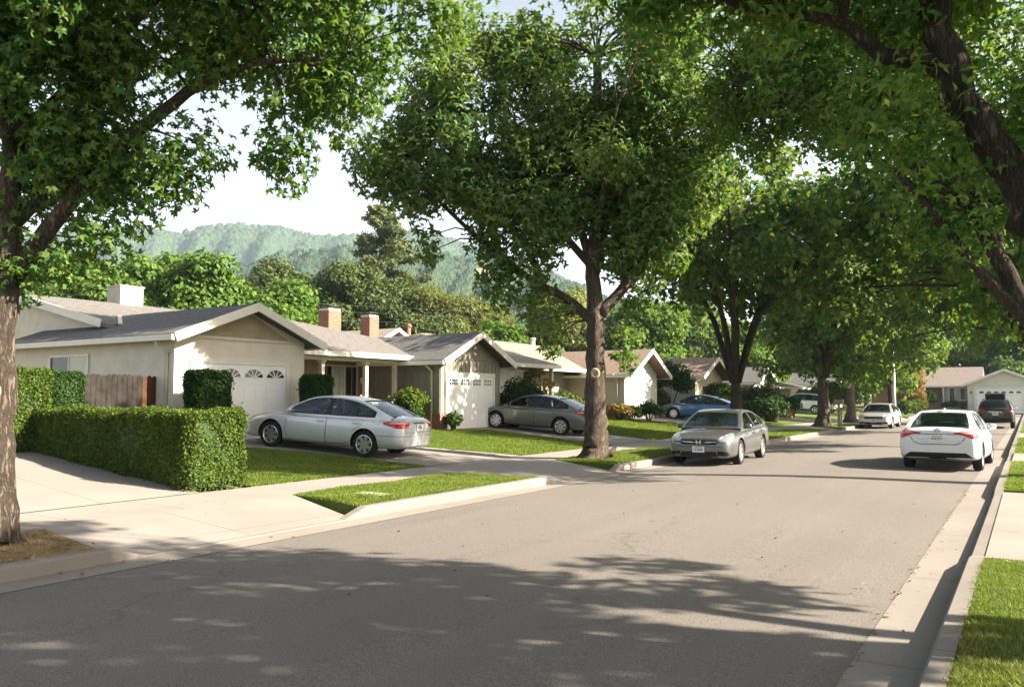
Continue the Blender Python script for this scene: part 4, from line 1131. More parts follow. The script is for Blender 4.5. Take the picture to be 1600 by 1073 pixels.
def shrub(name, label, loc, rx, ry, h, n, size, leaf, seed, group=None, cat='shrub', jag=0.25):
    r = np.random.default_rng(seed)
    t = thing(name, label, cat, loc, 0, group)
    mb = MB()
    for i in range(7):
        a = i * 0.9; mb.tube([(0.05 * math.cos(a), 0.05 * math.sin(a), -0.03), (rx * .5 * math.cos(a), ry * .5 * math.sin(a), h * .6)], [0.03, 0.012], 5)
    mb.build('stems', 'bark_dark', t)
    m = 26
    d = norm(r.normal(size=(m, 3))); d[:, 2] = np.abs(d[:, 2]) * 1.1 - 0.1
    C = d * np.array([rx, ry, h * 0.5]) * 0.72 * r.uniform(0.8, 1.15, (m, 1)) + np.array([0, 0, h * 0.5])
    C[:, 2] = np.maximum(C[:, 2], h * 0.16)
    P, out = foliage(C, np.array([0, 0, h * 0.3]), n // m, min(rx, ry, h) * (0.36 + jag * 0.2), seed, 0.9)
    P[:, 2] = np.maximum(P[:, 2], 0.02)
    leaves('foliage', P, out, size, 'leaf', leaf, t, seed, 0.4, 0.1, 0.7)
    return t
def S(x, y): return (x, y, gz(x))
FS = 'shrubs in the front gardens'
shrub('shrub', 'loose green shrub by the brick base of the taupe garage', S(-18.6, 22.7), 0.85, 0.7, 1.5, 4200, 0.10, 'leaf_hedge', 301, FS)
shrub('shrub', 'low dark shrub before the brick base of taupe garage', S(-18.15, 22.35), 0.42, 0.4, 0.7, 2400, 0.09, 'leaf_box', 302, FS)
shrub('potted_plant', 'small spiky plant at the brick corner of the taupe garage', S(-17.6, 23.85), 0.28, 0.25, 0.62, 900, 0.13, 'leaf_oak', 303, FS, 'plant')
shrub('shrub', 'round dark shrub right of the taupe garage door', S(-17.9, 29.0), 1.05, 0.95, 1.95, 5200, 0.11, 'leaf_box', 304, FS)
shrub('shrub', 'low shrub with lime tips against the tan wall', S(-18.9, 34.6), 1.1, 0.9, 1.35, 3000, 0.12, 'leaf_hedge', 305, FS)
shrub('shrub', 'dark low shrub against the tan wall, right of the lime one', S(-18.8, 36.3), 1.0, 0.8, 1.1, 2600, 0.12, 'leaf_box', 306, FS)
shrub('shrub', 'golden dry shrub in front of the brick base', S(-17.6, 38.0), 0.7, 0.5, 0.8, 1500, 0.12, 'leaf_rust', 307, FS)
shrub('shrub', 'lime green shrub beside the brick pier', S(-17.4, 39.0), 0.6, 0.45, 0.7, 1500, 0.11, 'leaf_hedge', 308, FS)
shrub('shrub', 'small round dark bush before the white garage door', S(-16.9, 40.1), 0.62, 0.6, 0.95, 2600, 0.10, 'leaf_box', 309, FS)
shrub('shrub', 'big dark round bush between white garage and pale house', S(-18.6, 47.0), 1.75, 1.6, 3.3, 7000, 0.15, 'leaf_box', 310, FS)
shrub('shrub', 'low brownish shrub beside the brick pier of the white garage', S(-18.2, 44.7), 0.8, 0.6, 1.6, 2200, 0.13, 'leaf_oak', 311, FS)
shrub('shrub', 'clipped square bush before the pale boarded gable', S(-17.3, 52.6), 1.3, 1.1, 2.3, 4500, 0.15, 'leaf_hedge', 312, FS)
shrub('shrub', 'low hedge bush under the pale boarded gable', S(-17.2, 50.5), 1.5, 0.8, 1.2, 3000, 0.14, 'leaf_box', 313, FS)
shrub('shrub', 'low hedge bush beside the pale boarded gable', S(-17.0, 55.2), 1.3, 0.8, 1.1, 3000, 0.14, 'leaf_hedge', 314, FS)
shrub('shrub', 'brown and green bush before the far white garage', S(-16.6, 59.6), 1.6, 1.4, 2.1, 4200, 0.17, 'leaf_oak', 315, FS)
shrub('shrub', 'dark round bush at the far white garage corner', S(-16.2, 63.2), 1.0, 1.0, 1.5, 3000, 0.16, 'leaf_box', 316, FS)
shrub('shrub', 'pale flowering ground shrub behind the vase shaped tree', S(-14.5, 55.5), 1.5, 0.9, 0.6, 2200, 0.13, 'leaf_gold', 317, FS)
shrub('shrub', 'loose dark shrub left of the terracotta pot', S(-14.0, 49.8), 1.0, 1.0, 1.15, 2600, 0.15, 'leaf_box', 318, FS)
shrub('shrub', 'loose dark shrub right of the terracotta pot', S(-14.0, 53.3), 0.95, 0.9, 1.0, 2400, 0.15, 'leaf_box', 319, FS)
shrub('shrub', 'ball topped small shrub on the lawn before the white car', S(-14.3, 60.0), 0.55, 0.5, 1.7, 1700, 0.14, 'leaf_box', 320, FS)
CB = 'clipped bushes at the far corner'
shrub('clipped_bush', 'large rounded sunlit bush right of the white car', S(-15.0, 77), 2.6, 2.0, 2.4, 6500, 0.2, 'leaf_hedge', 321, CB)
shrub('clipped_bush', 'dark clipped bush behind the pale trunk', S(-16.0, 86), 2.4, 2.0, 2.0, 4000, 0.22, 'leaf_box', 322, CB)
shrub('clipped_bush', 'squat clipped bush at the corner, left of the pair', S(-9.9, 84.5), 0.95, 0.9, 1.3, 2600, 0.16, 'leaf_hedge', 323, CB)
shrub('clipped_bush', 'squat clipped bush at the corner, right of the pair', S(-9.3, 87.0), 1.1, 0.9, 1.35, 2600, 0.16, 'leaf_hedge', 324, CB)
shrub('shrub', 'dark low bush under the window of the end house', (-7.2, 103.3, 0.17), 1.5, 0.5, 1.25, 2600, 0.2, 'leaf_box', 325, FS)
shrub('shrub', 'dark tall shrub beside the porch of the end house', (-9.9, 103.6, 0.17), 1.1, 0.7, 2.4, 3200, 0.2, 'leaf_box', 326, FS)
shrub('shrub', 'dark clipped shrub before the far hip roofed house', S(-19.0, 73), 0.8, 2.2, 1.3, 3000, 0.18, 'leaf_box', 327, FS)
shrub('shrub', 'rounded green shrub under the far hip roof eave', S(-17.8, 79.5), 1.0, 1.6, 1.9, 3000, 0.18, 'leaf_hedge', 328, FS)
# climbing plant on the tan house post
r_ = np.random.default_rng(5)
t = thing('climbing_plant', 'golden climbing plant on the porch post of the tan house', 'plant', (-18.9, 32.2, 0.6))
mb = MB()
for i in range(6):
    mb.tube([(r_.uniform(-.3, .3), r_.uniform(-.5, .5), 0), (r_.uniform(-.3, .3), r_.uniform(-.6, .5), 1.2), (r_.uniform(-.2, .2), r_.uniform(-.7, .5), 2.4)], [0.025, 0.018, 0.008], 5)
mb.build('stems', 'wood_post', t)
C = np.stack([r_.uniform(-.35, .3, 34), r_.uniform(-.8, .6, 34), r_.uniform(0.3, 2.5, 34)], 1)
P, out = foliage(C, np.array([0, 0, 1.0]), 42, 0.24, 6, 0.9)
leaves('foliage', P, out, 0.12, 'leaf', 'leaf_gold', t, 7, 0.3, 0.5, 0.8)
# pot
t = thing('plant_pot', 'dark terracotta pot with a bushy green shrub on the far lawn', 'plant pot', S(-13.6, 51.6))
mb = MB(); mb.lathe([(0.0, 0.0), (0.36, 0.0), (0.40, 0.1), (0.47, 0.5), (0.52, 0.5), (0.52, 0.6), (0.45, 0.6), (0.43, 0.5), (0, 0.48)], 20); mb.build('pot', 'terracotta', t)
r_ = np.random.default_rng(8); d = norm(r_.normal(size=(16, 3))); C = d * np.array([.75, .75, .32]) + np.array([0, 0, 1.05])
P, out = foliage(C, np.array([0, 0, .8]), 130, 0.36, 9); leaves('foliage', P, out, 0.14, 'leaf', 'leaf_box', t, 10)

# ------------------------------------------------------------------ hills
def hill(name, label, az0, az1, prof, d0, d1, d2, nu, nv, ntree, rt, seed, clear, mat):
    """terrain rising from d0 to a ridge at d1 and falling to d2; canopy bumps; prof = (azimuth deg left of +Y, elevation deg)"""
    r = np.random.default_rng(seed)
    az = np.linspace(az0, az1, nu)
    pa = np.array([p[0] for p in prof]); pe = np.array([p[1] for p in prof])
    el = np.interp(az, pa, pe)
    ridge = np.tan(np.radians(el)) * d1 + CAM_H
    D = np.concatenate([np.linspace(d0, d1, nv), np.linspace(d1, d2, nv // 4)[1:]])
    t = np.clip((D - d0) / (d1 - d0), 0, 1)
    fall = np.where(D > d1, 1 - 0.5 * ((D - d1) / (d2 - d1)), 1)
    AZ, DD = np.meshgrid(az, D)
    base = (t ** 1.05)[:, None] * ridge[None, :] * fall[:, None]
    spur = 0.05 * np.sin(AZ * 1.1 + 0.5) * np.sin(t[:, None] * 5 + AZ * 0.4) + 0.05 * np.sin(AZ * 2.7 + t[:, None] * 9)
    Z = base * (1 + spur * (t * (1 - t) * 4)[:, None])
    B = np.zeros_like(Z); HU = np.zeros_like(Z)
    du = (az1 - az0) / (nu - 1)
    for _ in range(ntree):
        a = r.uniform(az0, az1); dd = d0 + (d2 - d0) * r.uniform(0, 1) ** 0.9
        if any(abs(a - c[0]) < c[2] and abs(dd - c[1]) < c[3] and (abs(a - c[0]) / c[2]) ** 2 + (abs(dd - c[1]) / c[3]) ** 2 < 1 for c in clear): continue
        R_ = rt * r.uniform(0.45, 1.6); hh = R_ * r.uniform(0.7, 1.5)
        wu = int(math.degrees(R_ / dd) / du) + 1
        i = int((a - az0) / du); j = int(np.searchsorted(D, dd))
        wj = 2 + int(R_ / max(1e-3, abs(D[min(j + 1, len(D) - 1)] - D[min(j, len(D) - 2)])))
        i0, i1, j0, j1 = max(0, i - wu), min(nu, i + wu + 1), max(0, j - wj), min(len(D), j + wj + 1)
        if i0 >= i1 or j0 >= j1: continue
        q = ((AZ[j0:j1, i0:i1] - a) * math.radians(1) * dd / R_) ** 2 + ((DD[j0:j1, i0:i1] - dd) / R_) ** 2
        nb = hh * np.maximum(0, 1 - q) ** 0.5
        cur = B[j0:j1, i0:i1]; m_ = nb > cur
        HU[j0:j1, i0:i1][m_] = r.uniform(0, 1)
        B[j0:j1, i0:i1] = np.where(m_, nb, cur)
    B = B * (1 + 0.16 * r.normal(size=B.shape).clip(-1.5, 1.5))
    Z = Z + B - 1.5
    ar = np.radians(AZ)
    V = np.stack([-np.sin(ar) * DD, np.cos(ar) * DD, Z], 2).reshape(-1, 3).astype(np.float32)
    nr = len(D)
    jj, ii = np.meshgrid(np.arange(nr - 1), np.arange(nu - 1), indexing='ij')
    a0 = (jj * nu + ii).reshape(-1)
    F = np.stack([a0, a0 + nu, a0 + nu + 1, a0 + 1], 1).reshape(-1).astype(np.int32)
    me = bpy.data.meshes.new(name)
    me.vertices.add(len(V)); me.vertices.foreach_set('co', V.reshape(-1))
    me.loops.add(len(F)); me.loops.foreach_set('vertex_index', F)
    me.polygons.add(len(a0)); me.polygons.foreach_set('loop_start', np.arange(0, len(F), 4, dtype=np.int32))
    at = me.attributes.new('canopy', 'FLOAT', 'POINT'); at.data.foreach_set('value', np.clip(B / (rt * 0.9), 0, 1).reshape(-1).astype(np.float32))
    at = me.attributes.new('treehue', 'FLOAT', 'POINT'); at.data.foreach_set('value', HU.reshape(-1).astype(np.float32))
    me.update(calc_edges=True)
    me.polygons.foreach_set('use_smooth', [True] * len(me.polygons))
    me.materials.append(MAT[mat])
    return struct(link(name, me), label, 'hill')
def hillmat(name, g1, g2, dry):
    k = NT(name)
    p = k.pos()
    a = k.n('Attribute', _attribute_name='canopy')
    c = k.ramp(k.noise(p, 0.035, 5.0, 0.7), [(0.3, g1), (0.7, g2)])
    hu = k.n('Attribute', _attribute_name='treehue')
    c = k.mix(0.55, c, k.ramp(hu.outputs['Fac'], [(0.0, tuple(x * .5 for x in g1)), (0.5, g2), (1.0, (0.075, 0.085, 0.03))]))
    c = k.mix(0.3, c, k.ramp(k.noise(p, 0.3, 4.0, 0.7), [(0.3, tuple(x * .55 for x in g1)), (0.7, tuple(x * 1.5 for x in g2))]))
    d = k.ramp(k.noise(p, 0.02, 4.0), [(0.3, dry), (0.7, tuple(x * 0.8 for x in dry))])
    c = k.mix(k.ramp(a.outputs['Fac'], [(0.0, (0, 0, 0)), (0.12, (1, 1, 1))]), d, c)
    k.set(Base__Color=c, Roughness=0.95, Specular__IOR__Level=0.05)
    MAT[name] = k.m
hillmat('hill_forest', (0.020, 0.044, 0.026), (0.042, 0.070, 0.038), (0.17, 0.14, 0.09))
def AZ(px): return YAW - math.degrees(math.atan((px - 800) / (F_PX * math.cos(R(PITCH)))))
def EL(px, py):
    d = math.hypot(1.0, (px - 800) / F_PX)
    return math.degrees(math.atan((620 - py) / F_PX / d))
far = [(-200, 385), (0, 372), (150, 360), (185, 356), (235, 356), (265, 365), (300, 358), (340, 351), (375, 350), (400, 353), (440, 355), (470, 365), (500, 369), (560, 366), (640, 362), (700, 372), (760, 392), (850, 420), (950, 470), (1050, 530), (1200, 575), (1400, 590)]
near = [(-200, 480), (150, 470), (300, 455), (360, 430), (400, 412), (440, 402), (500, 394), (560, 390), (640, 398), (700, 402), (735, 408), (780, 414), (860, 432), (950, 470), (1050, 520), (1200, 570), (1400, 595)]
def hill_sorted(pts): return sorted((AZ(a), EL(a, b)) for a, b in pts)
hill('hill', 'hazy forested ridge farthest behind the houses', AZ(1250), AZ(-60), hill_sorted(far), 850, 1750, 2150, 1500, 300, 60000, 5.0, 401, [(AZ(250), 1500, 0.4, 30), (AZ(340), 1250, 0.3, 25)], 'hill_forest')
hill('hill', 'nearer wooded hill with a dry grass clearing', AZ(1250), AZ(-60), hill_sorted(near), 330, 820, 1000, 1300, 300, 30000, 4.2, 402, [(AZ(770), 752, 1.7, 48), (AZ(690), 520, 1.2, 18)], 'hill_forest')
# ------------------------------------------------------------------ houses
def roof_gable(root, X0, X1, Y0, Y1, zw, zr, ov, ovx, mat, ytop=None, th=0.13, trim='trim_white', back_barge=False, gutter=True):
    """gable roof, ridge along X; X0 is the front (street) wall. ov eave overhang, ovx gable overhang"""
    ym = (Y0 + Y1) / 2
    s = (zr - zw) / (ym - Y0)
    ze = zw - s * ov
    xf = X0 + ovx
    mb = MB()
    for sg, ye in ((-1, Y0 - ov), (1, Y1 + ov)):
        poly = [(ye, ze), (ym, zr), (ym, zr + th), (ye, ze + th)]
        mb.prism(poly, lambda y, z: (xf, y, z), lambda y, z: (X1, y, z))
    rf = recalc(mb.build('roof', mat, root))
    for ye in (Y0 - ov - 0.002, Y1 + ov + 0.002):
        tr = MB()
        a, b = Vector((xf + 0.022, ye, ze + 0.03)), Vector((xf + 0.022, ym, zr + 0.03))
        n = Vector((0, -(b.z - a.z), b.y - a.y)).normalized()
        if n.z < 0: n = -n
        tr.add([a - n * .12, b - n * .12 if False else Vector((b.x, b.y, b.z - .125)), Vector((b.x, b.y, b.z + .115)), a + n * .11,
                a - n * .12 + Vector((-.045, 0, 0)), Vector((b.x - .045, b.y, b.z - .125)), Vector((b.x - .045, b.y, b.z + .115)), a + n * .11 + Vector((-.045, 0, 0))],
               [(0, 1, 2, 3), (7, 6, 5, 4), (0, 4, 5, 1), (3, 2, 6, 7), (0, 3, 7, 4), (1, 5, 6, 2)])
        recalc(tr.build('bargeboard', trim, rf))
    for ye, sg in ((Y0 - ov, -1), (Y1 + ov, 1)):
        ev = MB()
        ev.box(xf - 0.03, X1, ye + sg * 0.002, ye + sg * 0.10, ze - 0.05, ze + 0.095)
        ev.build('eave_gutter', trim, rf)
    return ym, ze, rf

def wall_gable(root, X0, X1, Y0, Y1, z0, zw, zr, mat, name='wall'):
    ym = (Y0 + Y1) / 2
    mb = MB()
    poly = [(Y0, z0), (Y1, z0), (Y1, zw), (ym, zr - 0.01), (Y0, zw)]
    mb.prism(poly, lambda y, z: (X0, y, z), lambda y, z: (X1, y, z))
    return recalc(mb.build(name, mat, root))

def garage_door(root, X, Y0, Y1, z0, z1, style, trim='trim_white', rows=4, lites=4, label=None):
    """sectional door facing +X set in a frame; style fan / grid / plain windows"""
    fr = MB()
    w = 0.11
    fr.box(X + 0.003, X + 0.05, Y0 - w, Y0, z0, z1 + w); fr.box(X + 0.003, X + 0.05, Y1, Y1 + w, z0, z1 + w); fr.box(X + 0.003, X + 0.05, Y0, Y1, z1, z1 + w)
    fr.box(X - 0.0, X + 0.06, Y0 - w, Y1 + w, z1 + w, z1 + w + 0.03)
    fr.build('garage_frame', trim, root)
    d = MB()
    h = (z1 - z0) / rows
    for i in range(rows):
        d.box(X + 0.004, X + 0.022, Y0 + .002, Y1 - .002, z0 + i * h + 0.006, z0 + (i + 1) * h - 0.004)
        n = lites * 2 if i < rows - 1 else 0
        for j in range(n):
            pw = (Y1 - Y0) / n
            d.box(X + 0.0225, X + 0.030, Y0 + j * pw + .05, Y0 + (j + 1) * pw - .05, z0 + i * h + .10, z0 + (i + 1) * h - .10)
    d.box(X + 0.003, X + 0.0035, Y0, Y1, z0, z1)
    do = d.build('garage_door', 'garage_white', root)
    if label: do['label'] = label
    pw = (Y1 - Y0) / lites
    for j in range(lites):
        yc = Y0 + (j + .5) * pw
        hw = pw * (0.41 if style == 'fan' else 0.34)
        zb, zt = z1 - h * 0.66, z1 - h * 0.22
        wb = MB(); mu = MB()
        if style == 'fan':
            n = 12
            arc = [(yc + hw * math.cos(math.pi * q / n), zb + (zt - zb) * math.sin(math.pi * q / n)) for q in range(n + 1)]
            wb.prism(arc, lambda y, z: (X + .026, y, z), lambda y, z: (X + .0225, y, z))
            for q in range(1, 5):
                th = math.pi * q / 5
                e = (yc + hw * math.cos(th), zb + (zt - zb) * math.sin(th))
                mu.bar((X + .030, yc, zb), (X + .030, e[0], e[1]), 0.026, 0.012, (1, 0, 0))
            mu.bar((X + .030, yc - hw, zb), (X + .030, yc + hw, zb), 0.03, 0.012, (1, 0, 0))
        else:
            wb.box(X + .0225, X + .026, yc - hw, yc + hw, zb, zt)
            nv = 4 if style == 'grid' else 2
            for q in range(1, nv):
                mu.box(X + .027, X + .033, yc - hw + 2 * hw * q / nv - .014, yc - hw + 2 * hw * q / nv + .014, zb, zt)
            mu.box(X + .0265, X + .0325, yc - hw, yc + hw, (zb + zt) / 2 - .014, (zb + zt) / 2 + .014)
        g = recalc(wb.build('window', 'house_glass', do))
        mu.build('muntin', 'garage_white', do)
    return do

def window_x(root, X, Y0, Y1, z0, z1, trim='trim_white', panes=2, mats=('house_glass', 'house_glass'), t=0.07, sgn=1):
    """window in a wall facing +X"""
    f = MB()
    a, b = X + 0.003 * sgn, X + 0.05 * sgn
    f.box(a, b, Y0 - t, Y0, z0 - t, z1 + t); f.box(a, b, Y1, Y1 + t, z0 - t, z1 + t)
    f.box(a, b, Y0, Y1, z1, z1 + t); f.box(a, X + 0.075 * sgn, Y0, Y1, z0 - t, z0)
    pw = (Y1 - Y0) / panes
    for i in range(1, panes): f.box(a, b - 0.008 * sgn, Y0 + i * pw - .025, Y0 + i * pw + .025, z0, z1)
    o = f.build('window', trim, root)
    for i in range(panes):
        p = MB(); p.box(X + 0.004 * sgn, X + 0.014 * sgn, Y0 + i * pw + (.025 if i else 0), Y0 + (i + 1) * pw - (.025 if i < panes - 1 else 0), z0, z1)
        p.build('pane', mats[i % len(mats)], o)
    return o
def window_y(root, Y, X0, X1, z0, z1, trim='trim_white', panes=2, mats=('house_glass', 'house_glass'), t=0.07):
    """window in a wall facing -Y"""
    f = MB()
    a, b = Y - 0.003, Y - 0.05
    f.box(X0 - t, X0, a, b, z0 - t, z1 + t); f.box(X1, X1 + t, a, b, z0 - t, z1 + t)
    f.box(X0, X1, a, b, z1, z1 + t); f.box(X0, X1, a, Y - .075, z0 - t, z0)
    pw = (X1 - X0) / panes
    for i in range(1, panes): f.box(X0 + i * pw - .025, X0 + i * pw + .025, a, b + .008, z0, z1)
    o = f.build('window', trim, root)
    for i in range(panes):
        p = MB(); p.box(X0 + i * pw + (.025 if i else 0), X0 + (i + 1) * pw - (.025 if i < panes - 1 else 0), Y - .004, Y - .014, z0, z1)
        p.build('pane', mats[i % len(mats)], o)
    return o

def downspout(root, x, y, zt, zb, wy, mat='trim_cream', out=0.5):
    mb = MB()
    mb.tube([(x, y - out, zt + 0.03), (x, y - out, zt - 0.10), (x, y - 0.05, zt - 0.32), (x, y - 0.05, zb)], [0.042] * 4, 6)
    mb.build('downspout', mat, root)

def chimney(root, x, y, z0, z1, w=0.75, d=0.55, parent_name=None):
    mb = MB(); mb.box(x - d / 2, x + d / 2, y - w / 2, y + w / 2, z0, z1)
    c = mb.build('chimney', 'brick', root)
    mb = MB()
    mb.box(x - d / 2 + .02, x + d / 2 - .02, y - w / 2 + .02, y + w / 2 - .02, z1 + 0.001, z1 + .10)
    mb.build('chimney_crown', 'trim_cream', c)
    mb = MB()
    for i in (-1, 1):
        for j in (-1, 1): mb.box(x + i * d * .28 - .015, x + i * d * .28 + .015, y + j * w * .28 - .015, y + j * w * .28 + .015, z1 + .10, z1 + .22)
    mb.box(x - d * .42, x + d * .42, y - w * .42, y + w * .42, z1 + .22, z1 + .245)
    mb.build('chimney_cap', 'metal_dark', c)

def hip(root, X0, X1, Y0, Y1, ze, ridge_x, ra, rb, zr, mat, trim='trim_white', th=0.10, name='roof'):
    """hip or gable-ended roof with ridge along Y at ridge_x from ra to rb; X0 is the street eave"""
    v = [(X0, Y0, ze), (X0, Y1, ze), (X1, Y1, ze), (X1, Y0, ze), (ridge_x, ra, zr), (ridge_x, rb, zr)]
    v2 = [(x, y, z - th) for x, y, z in v]
    mb = MB()
    f = [(0, 1, 5, 4), (2, 3, 4, 5), (1, 2, 5), (3, 0, 4)]
    mb.add(v, f); mb.add(v2, [q[::-1] for q in f])
    n = 6
    mb.add(v + v2, [(0, 6, 7, 1), (1, 7, 8, 2), (2, 8, 9, 3), (3, 9, 6, 0)])
    rf = mb.build(name, mat, root)
    for bx in ((X0 + 0.002, X0 + 0.09, Y0, Y1, ze - 0.16, ze + 0.01), (X0 - .05, X1, Y0 - 0.002, Y0 - 0.05, ze - 0.16, ze + 0.005), (X0 - .05, X1, Y1 + 0.002, Y1 + 0.05, ze - 0.16, ze + 0.005)):
        tr = MB(); tr.box(*bx); tr.build('eave_gutter', trim, rf)
    return rf

def battens(root, face, a0, a1, z0, z1f, pitch, mat, c, d=0.022):
    """vertical battens on a wall: face 'x' at X=c over Y a0..a1, or 'y' at Y=c over X a0..a1"""
    mb = MB()
    n = int((a1 - a0) / pitch)
    for i in range(n + 1):
        a = a0 + 0.03 + i * (a1 - a0 - 0.06) / n
        zt = z1f(a) if callable(z1f) else z1f
        zb = z0(a) if callable(z0) else z0
        if zt - zb < 0.05: continue
        if face == 'x': mb.box(c + .003, c + d, a - .022, a + .022, zb, zt)
        else: mb.box(a - .022, a + .022, c - d, c - .003, zb, zt)
    return mb.build('battens', mat, root)

GH = 'ranch houses along the left of the street'
# --- house 1: beige stucco
h1 = thing('house', 'beige stucco house with fan lights in its white garage door', 'house', (0, 0, 0), 0, GH)
X, Y0, Y1, zb, zw, zr = -18.6, 13.12, 17.58, 0.45, 3.42, 4.27
wall_gable(h1, X, -26.5, Y0, Y1, zb, zw, zr, 'stucco_beige')
ym, ze, rf = roof_gable(h1, X, -26.8, Y0, Y1, zw, zr, 0.36, 0.55, 'shingle_grey_dark')
mb = MB()                                            # boarded gable above a trim band
mb.prism([(Y0 + .62, 3.45), (Y1 - .62, 3.45), ((Y0 + Y1) / 2, 4.22)], lambda y, z: (X + .022, y, z), lambda y, z: (X + .003, y, z))
for z in (3.62, 3.84):
    q = (z - 3.45) / .77 * 1.6
    mb.box(X + .0225, X + .03, Y0 + .62 + q, Y1 - .62 - q, z, z + .012)
recalc(mb.build('gable_boards', 'gable_taupe', h1))
mb = MB(); mb.box(X + .004, X + .05, Y0 + .3, Y1 - .3, 3.36, 3.445); mb.build('trim_band', 'trim_cream', h1)
garage_door(h1, X, 13.72, 16.85, 0.50, 2.70, 'fan')
window_y(h1, Y0, -24.4, -22.5, 1.75, 2.95, mats=('house_glass', 'blind'))
downspout(h1, X - 0.25, Y0, 3.25, 0.5, 1, out=0.36)
# main block with its own gable end behind
v = [(-20.3, 3.45), (-28.6, 5.25), (-36.9, 3.45), (-36.9, 0.5), (-20.6, 0.5)]
mb = MB(); mb.prism([(-20.6, 0.5), (-20.6, 3.25), (-28.6, 5.12), (-36.6, 3.25), (-36.6, 0.5)], lambda x, z: (x, 14.1, z), lambda x, z: (x, 17.9, z)); recalc(mb.build('wall', 'stucco_beige', h1))
mb = MB()
mb.prism([(-37.6, 3.12), (-28.6, 5.15), (-28.6, 5.28), (-37.6, 3.25)], lambda x, z: (x, 13.7, z), lambda x, z: (x, 18.05, z))
mb.prism([(-22.7, 3.819), (-28.6, 5.15), (-28.6, 5.28), (-22.7, 3.949)], lambda x, z: (x, 13.7, z), lambda x, z: (x, 18.05, z))
mb.prism([(-19.6, 3.12), (-22.699, 3.819), (-22.699, 3.949), (-19.6, 3.25)], lambda x, z: (x, 14.4, z), lambda x, z: (x, 18.05, z))
mb.prism([(-22.3, 3.745), (-28.6, 5.15), (-28.6, 5.28), (-22.3, 3.875)], lambda x, z: (x, 18.051, z), lambda x, z: (x, 20.6, z))
rf = recalc(mb.build('roof', 'shingle_grey_lit', h1))
tr = MB()
for xe in (-22.9, -37.6):
    ze_ = 3.12 + 0.09 + (2.03 * (-19.6 - xe) / 9.0 if xe > -28 else 0)
    tr.bar((xe, 13.67, ze_), (-28.6, 13.67, 5.23), 0.045, 0.24, (0, 0, 1))
tr.build('bargeboard', 'trim_white', rf)
mb = MB(); mb.bar((-22.55, 14.08, 3.945), (-24.4, 15.2, 4.375), 0.12, 0.025, (0, 0, 1)); mb.build('valley_flashing', 'trim_cream', rf)
t = thing('roof_cooler', 'boxy beige rooftop cooler on the beige house roof', 'cooler', (-28.8, 18.15, 5.05))
mb = MB(); mb.box(-.42, .42, -.46, .46, 0.1, 0.86); mb.box(-.46, .46, -.5, .5, .861, .91); mb.box(-.4, .4, -.4, .4, -.15, .1); mb.build('casing', 'vent_metal', t)
mb = MB()
for i in range(7): mb.box(.421, .426, -.38, .38, .18 + i * .09, .22 + i * .09); mb.box(-.36, .36, -.466, -.461, .18 + i * .09, .22 + i * .09)
mb.build('louvre', 'vent_metal', t)

# --- house 2: taupe boards, porch
h2 = thing('house', 'taupe boarded house with a columned porch and two brick chimneys', 'house', (0, 0, 0), 0, GH)
X, Y0, Y1, zb, zw, zr = -18.0, 23.58, 27.5, 0.45, 3.20, 4.13
wall_gable(h2, X, -26, Y0, Y1, zb, zw, zr, 'board_taupe')
roof_gable(h2, X, -25.5, Y0, Y1, zw, zr, 0.42, 0.55, 'shingle_grey_dark')
zl = lambda y: 3.18
battens(h2, 'x', Y0, Y1, lambda y: 2.74 if 24.1 < y < 27.05 else 1.2, 3.12, 0.26, 'board_taupe', X)
battens(h2, 'y', -21.5, X, 1.2, 3.08, 0.30, 'board_taupe', Y0)
mb = MB()
mb.prism([(Y0 + .1, 3.20), (Y1 - .1, 3.20), ((Y0 + Y1) / 2, 4.06)], lambda y, z: (X + .030, y, z), lambda y, z: (X + .003, y, z))
for z in (3.42, 3.66):
    q = (z - 3.2) / .86 * 1.86
    mb.box(X + .0305, X + .038, Y0 + .12 + q, Y1 - .12 - q, z, z + .012)
recalc(mb.build('gable_boards', 'board_taupe', h2))
mb = MB(); mb.lathe([(0, 0), (.06, 0), (.075, .05), (.05, .12), (0, .12)], 12, 0, 'z', (X + .12, 25.6, 3.62)); mb.build('gable_lamp', 'lamp_glass', h2)
mb = MB(); mb.box(X - 1.9, X + .06, Y0 - .06, Y0 - .002, zb, 1.18); mb.box(X + .002, X + .06, Y0, Y0 + .36, zb, 1.18); mb.build('brick_base', 'brick', h2)
mb = MB(); mb.box(X + .002, X + .07, Y1 - .34, Y1 + .05, zb, 1.18); mb.build('brick_pier', 'brick', h2)
garage_door(h2, X, 24.0, 27.0, 0.53, 2.58, 'grid')
downspout(h2, X - 0.35, Y0, 3.05, 0.5, 1, out=0.42)
mb = MB(); mb.box(X - .45, X - .28, Y0 - .22, Y0 - .07, 0.45, .70); mb.build('splash_block', 'trim_cream', h2)
hip(h2, -19.25, -31, 18.1, 28.6, 3.30, -25.2, 19.5, 22.8, 4.92, 'shingle_grey_lit')
mb = MB(); mb.box(-21.6, -30.5, 18.4, 28.3, 0.5, 3.17); mb.build('wall', 'porch_wall', h2)
battens(h2, 'x', 18.5, 23.5, 0.7, 3.14, 0.32, 'porch_wall', -21.6)
window_x(h2, -21.6, 21.15, 23.05, 1.25, 2.92, 'trim_cream', 3, ('house_glass', 'curtain', 'house_glass'))
mb = MB(); mb.box(-19.45, -21.55, 18.2, 23.5, 0.5, 0.72); mb.build('porch_floor', 'concrete_walk', h2)
for y in (19.35, 21.45, 23.0):
    mb = MB(); mb.box(-19.72, -19.58, y - .07, y + .07, 0.72, 3.02); mb.box(-19.75, -19.55, y - .1, y + .1, 2.94, 3.02); mb.build('porch_post', 'trim_cream', h2)
mb = MB(); mb.box(-19.75, -19.55, 18.2, 23.5, 3.02, 3.14); mb.build('porch_beam', 'trim_cream', h2)
mb = MB()
